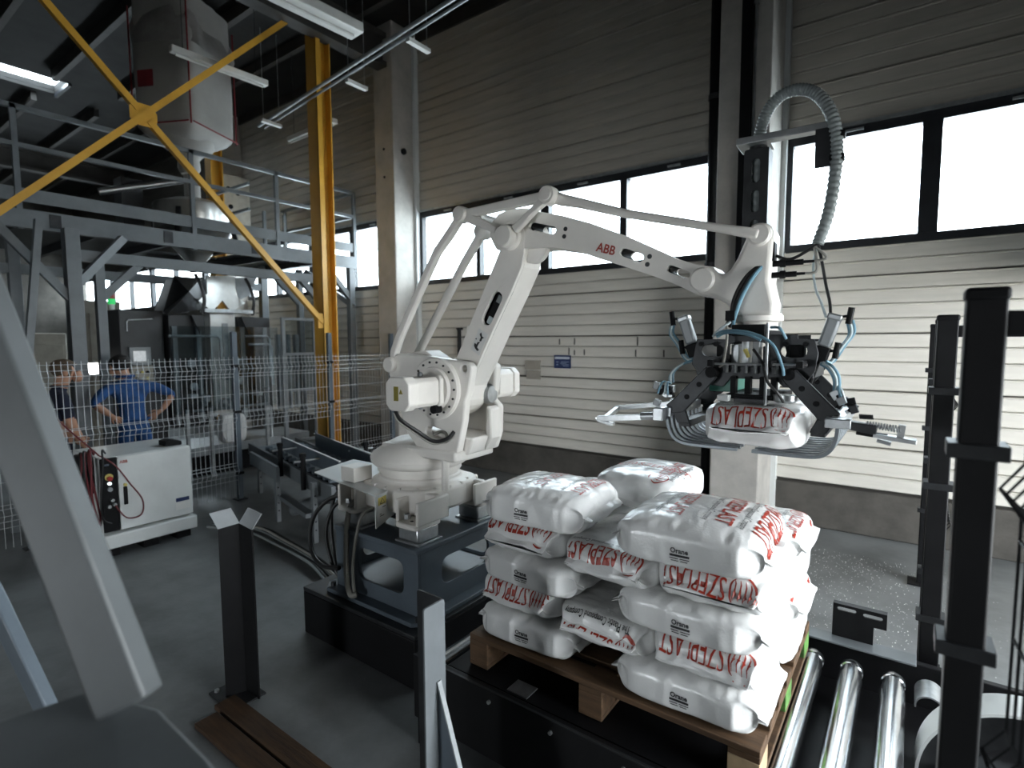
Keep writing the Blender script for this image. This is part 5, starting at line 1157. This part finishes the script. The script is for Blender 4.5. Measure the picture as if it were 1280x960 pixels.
for a, b, s in ((-1.15, -.34, -1), (-.45, -.34, -1), (-.62, .38, 1), (.02, .38, 1)):
    o = MB().cyl(IP(a, b, .42), IP(a, b, .74), .026, seg=14).build('clamp_post', 'black', ic); MB().cyl(IP(a, b, .74), IP(a, b, .775), .032, seg=14).build('post_knob', 'black', o)
    MB().cyl(IP(a, b-s*(-.08), .70), IP(a, b-s*.19, .70), .010, seg=8).build('clamp_rod', 'alu', o)
for a, b in ((-.95, -.44), (-.12, -.36), (-2.2, -.28), (-2.2, .30), (.05, .30)):
    o = ibox(a-.03, a+.03, b-.02, b+.02, 0, .56).build('leg', 'grey_paint', ic)
    for z in (.12, .2, .28, .36, .44): MB().cyl(IP(a+.03, b, z), IP(a+.032, b, z), .008, seg=8).build('leg_hole', 'black', o)
ibox(-1.9, -.9, -.46, -.43, .44, .58).build('side_frame', 'grey_paint', ic)
ibox(-.95, -.12, -.44, -.36, .24, .28).build('tie_bar', 'grey_paint', ic)
MB().sweep(smooth_path([IP(-.9, -.3, .1), IP(-.5, -.1, .28), IP(.0, .05, .36)]), .06, 12).build('drive_motor', 'grey_paint', ic)
# cable bundle along the floor towards the robot
rnd = random.Random(21)
for k in range(10):
    o_ = V(rnd.uniform(-.05, .05), rnd.uniform(-.06, .06), rnd.uniform(0, .03))
    o = MB().sweep(smooth_path([V(-5.45, 2.45, .05)+o_, V(-5.0, 2.62, .045)+o_*1.2, V(-4.5, 2.60, .04)+o_, V(-3.9, 2.52, .05)+o_*.8, V(-3.4, 2.42, .04)+o_, V(-2.9, 2.40, .32)+o_*.6]), .010, 6).build('floor_cable', rnd.choice(['cable_grey', 'cable', 'cable', 'hose_grey']), origin=(-4.4, 2.5, 0))
    tag(o, 'loose cable in the bundle on the floor from controller to robot', 'cable', 'floor cables to the robot')

# ------------------------------------------------------------------ people
def skin_mesh(verts, edges, radii, levels=2):
    me = bpy.data.meshes.new('tmp'); me.from_pydata([tuple(v) for v in verts], edges, [])
    o = bpy.data.objects.new('tmp', me); COL.objects.link(o)
    m = o.modifiers.new('s', 'SKIN'); m.use_smooth_shade = True; m.branch_smoothing = .5
    sv = me.skin_vertices[0].data
    for i, r in enumerate(radii): sv[i].radius = r if hasattr(r, '__len__') else (r, r); sv[i].use_root = (i == 0)
    s = o.modifiers.new('ss', 'SUBSURF'); s.levels = levels; s.render_levels = levels
    bpy.context.view_layer.update()
    em = o.evaluated_get(bpy.context.evaluated_depsgraph_get()).to_mesh()
    out = ([v.co.copy() for v in em.vertices], [tuple(p.vertices) for p in em.polygons])
    bpy.data.objects.remove(o); bpy.data.meshes.remove(me); return out
def ell(c, r, R=None, n=14, m=10):
    vs = []; fs = []; c = Vector(c)
    for i in range(m+1):
        t = PI*i/m
        for j in range(n):
            a = 2*PI*j/n; p = Vector((r[0]*math.sin(t)*math.cos(a), r[1]*math.sin(t)*math.sin(a), r[2]*math.cos(t)))
            vs.append(c+(R @ p if R is not None else p))
    for i in range(m):
        for j in range(n): j2 = (j+1) % n; fs.append((i*n+j, i*n+j2, (i+1)*n+j2, (i+1)*n+j))
    return vs, fs
def person(label, J, cloth, hair, face, lower, sleeve, bald=False):
    """J: joints (world). face: unit vector the head looks along"""
    t = T('person', label, 'person', (J['pelvis'][0], J['pelvis'][1], 0))
    names = ['pelvis', 'spine', 'chest', 'neckb', 'neck', 'head', 'crown', 'shl', 'ell', 'wrl', 'shr', 'elr', 'wrr', 'hpl', 'knl', 'anl', 'tol', 'hpr', 'knr', 'anr', 'tor']
    R_ = dict(pelvis=(.150, .115), spine=(.140, .105), chest=(.155, .115), neckb=(.085, .08), neck=(.056, .056), head=(.086, .092), crown=(.062, .066), shl=.072, ell=.046, wrl=.030, shr=.072, elr=.046, wrr=.030, hpl=.095, knl=.062, anl=.045, tol=.035, hpr=.095, knr=.062, anr=.045, tor=.035)
    edges = [('pelvis', 'spine'), ('spine', 'chest'), ('chest', 'neckb'), ('neckb', 'neck'), ('neck', 'head'), ('head', 'crown'), ('chest', 'shl'), ('shl', 'ell'), ('ell', 'wrl'), ('chest', 'shr'), ('shr', 'elr'), ('elr', 'wrr'), ('pelvis', 'hpl'), ('hpl', 'knl'), ('knl', 'anl'), ('anl', 'tol'), ('pelvis', 'hpr'), ('hpr', 'knr'), ('knr', 'anr'), ('anr', 'tor')]
    verts = [Vector(J[n]) for n in names]; idx = {n: i for i, n in enumerate(names)}
    # extra joints: mid forearm so that sleeves end at a clean ring
    vf = [skin_mesh(verts, [(idx[a], idx[b]) for a, b in edges], [R_[n] for n in names])]
    body_n = len(vf[0][1])
    f_ = Vector(face).normalized(); sd = f_.cross(V(0, 0, 1)).normalized(); hc = Vector(J['head'])
    RH = Matrix((sd, f_, V(0, 0, 1))).transposed()
    def hp(a, b, c): return hc + sd*a + f_*b + V(0, 0, c)
    extras = [ell(hp(0, .082, -.045), (.05, .045, .06), RH), ell(hp(0, .10, -.01), (.014, .022, .026), RH, 10, 8), ell(hp(.088, -.005, -.01), (.012, .022, .032), RH, 10, 8), ell(hp(-.088, -.005, -.01), (.012, .022, .032), RH, 10, 8), ell(hp(0, .105, -.058), (.026, .012, .008), RH, 10, 6)]
    # hands: palm + five fingers
    hands = []
    for s_ in ('l', 'r'):
        w_ = Vector(J['wr'+s_]); h = Vector(J['hand'+s_]); d = (h-w_).normalized(); up = Vector(J.get('palm'+s_, (0, 0, 1))); a = d.cross(up).normalized(); up = a.cross(d).normalized()
        V0 = [w_-d*.02, w_+d*.04]; E0 = [(0, 1)]; r0 = [.030, (.030, .020)]
        for k in range(4):
            off = (k-1.5)*.019; L = (.062, .075, .070, .055)[k]; b0 = len(V0)
            V0 += [w_+d*.085+a*off, w_+d*(.085+L*.5)+a*off*1.1-up*.008, w_+d*(.085+L)+a*off*1.1-up*.026]; E0 += [(1, b0), (b0, b0+1), (b0+1, b0+2)]; r0 += [.0105, .009, .0075]
        b0 = len(V0); V0 += [w_+d*.045+a*.040-up*.008, w_+d*.085+a*.055-up*.016]; E0 += [(1, b0), (b0, b0+1)]; r0 += [.012, .009]
        hands.append(skin_mesh(V0, E0, r0, 1))
    P = []; F = []; lab = []
    for vs, fs in vf+extras+hands:
        o = len(P); P += vs; F += [tuple(i+o for i in q) for q in fs]
    me = bpy.data.meshes.new('body'); org = t.location
    me.from_pydata([tuple(p-org) for p in P], [], F)
    for m_ in ('skin', cloth, lower, 'hair', 'black'): me.materials.append(M[m_])
    segs = [(Vector(J[a]), Vector(J[b]), a, b) for a, b in edges]
    def near(c):
        best = None
        for a, b, na, nb in segs:
            ab = b-a; q = max(0, min(1, (c-a).dot(ab)/ab.length_squared)); dd = (a+ab*q-c).length
            if best is None or dd < best[0]: best = (dd, na, nb, q)
        return best
    for i, p in enumerate(me.polygons):
        p.use_smooth = True
        if i >= body_n: p.material_index = 0; continue
        c = sum((P[k] for k in F[i]), Vector())/len(F[i]); dd, na, nb, q = near(c)
        if nb in ('neck', 'head', 'crown'): mi = 0 if not (nb == 'neck' and q < .35) else 1
        elif nb in ('wrl', 'wrr'): mi = 0 if q > sleeve else 1
        elif nb in ('tol', 'tor'): mi = 4
        elif nb in ('hpl', 'hpr', 'knl', 'knr', 'anl', 'anr'): mi = 2
        elif na == 'pelvis' and q < .12: mi = 2
        else: mi = 1
        if nb in ('ell', 'elr') and sleeve < 0 and q > 1+sleeve: mi = 0
        p.material_index = mi
    o = bpy.data.objects.new('body', me); COL.objects.link(o); o.parent = t
    # hair cap over the back and top of the head
    vs, fs = ell(hp(0, -.012, .030), (.098, .112, .095), RH, 22, 16)
    fs = [q for q in fs if not ((lambda c: (c-hp(0, 0, 0)).dot(f_) > .045 and c.z < hc.z+.06 or c.z < hc.z-.055)(sum((vs[k] for k in q), Vector())/4))]
    vs = [p+(p-hc).normalized()*.006*noise.noise(p*40) for p in vs]
    MB().add(vs, fs).build('hair', hair, t, smooth=80)
    for s_ in (-1, 1):
        MB().add(*ell(hp(s_*.033, .088, .012), (.011, .006, .006), RH, 8, 6)).build('eye', 'black_ink', t)
    return t
X1 = -6.92
p = person('worker in blue overalls seen from behind with hands on hips', dict(
    pelvis=(X1, 2.335, .93), spine=(X1, 2.325, 1.14), chest=(X1+.01, 2.305, 1.31), neckb=(X1, 2.28, 1.42), neck=(X1-.015, 2.262, 1.50), head=(X1-.03, 2.235, 1.585), crown=(X1-.03, 2.225, 1.665),
    shl=(X1+.01, 2.115, 1.372), ell=(X1+.10, 1.945, 1.205), wrl=(X1+.12, 2.085, 1.075), handl=(X1+.10, 2.17, 1.005), shr=(X1+.01, 2.495, 1.372), elr=(X1+.08, 2.715, 1.245), wrr=(X1+.10, 2.575, 1.075), handr=(X1+.09, 2.49, 1.015),
    hpl=(X1, 2.245, .86), knl=(X1-.01, 2.225, .48), anl=(X1, 2.22, .085), tol=(X1-.13, 2.21, .045), hpr=(X1, 2.425, .86), knr=(X1-.01, 2.45, .48), anr=(X1, 2.46, .085), tor=(X1-.13, 2.47, .045), palml=(1, 0, .3), palmr=(1, 0, .3)),
    'cloth_blue', 'hair', (-1, -.25, -.12), 'cloth_blue', .12)
MB().sweep([V(X1+.085*math.cos(a)-.01, 2.27+.085*math.sin(a), 1.475) for a in [2*PI*k/20 for k in range(21)]], .014, 8).build('collar', 'cloth_blue', p)
MB().sweep([V(X1+.128*math.cos(a), 2.333+.165*math.sin(a), 1.0) for a in [2*PI*k/24 for k in range(25)]], .012, 8).build('waistband', 'cloth_blue', p)
X2 = -6.62
p = person('worker in dark navy shirt seen in profile at the far left', dict(
    pelvis=(X2, 1.60, .90), spine=(X2, 1.60, 1.10), chest=(X2, 1.61, 1.27), neckb=(X2, 1.625, 1.385), neck=(X2, 1.65, 1.46), head=(X2, 1.685, 1.56), crown=(X2, 1.68, 1.64),
    shl=(X2-.17, 1.62, 1.33), ell=(X2-.20, 1.60, 1.06), wrl=(X2-.16, 1.74, .90), handl=(X2-.15, 1.82, .86), shr=(X2+.17, 1.60, 1.33), elr=(X2+.20, 1.655, 1.05), wrr=(X2+.16, 1.755, .83), handr=(X2+.15, 1.79, .75),
    hpl=(X2-.09, 1.60, .83), knl=(X2-.10, 1.62, .46), anl=(X2-.10, 1.58, .085), tol=(X2-.10, 1.72, .045), hpr=(X2+.09, 1.60, .83), knr=(X2+.10, 1.60, .46), anr=(X2+.10, 1.56, .085), tor=(X2+.10, 1.70, .045), palml=(1, 0, 0), palmr=(1, 0, 0)),
    'cloth_navy', 'hair_light', (.25, 1, -.05), 'cloth_navy', -.25)
MB().sweep([V(X2+.072*math.cos(a), 1.64+.075*math.sin(a), 1.425) for a in [2*PI*k/20 for k in range(21)]], .010, 8).build('collar', 'cloth_navy', p)
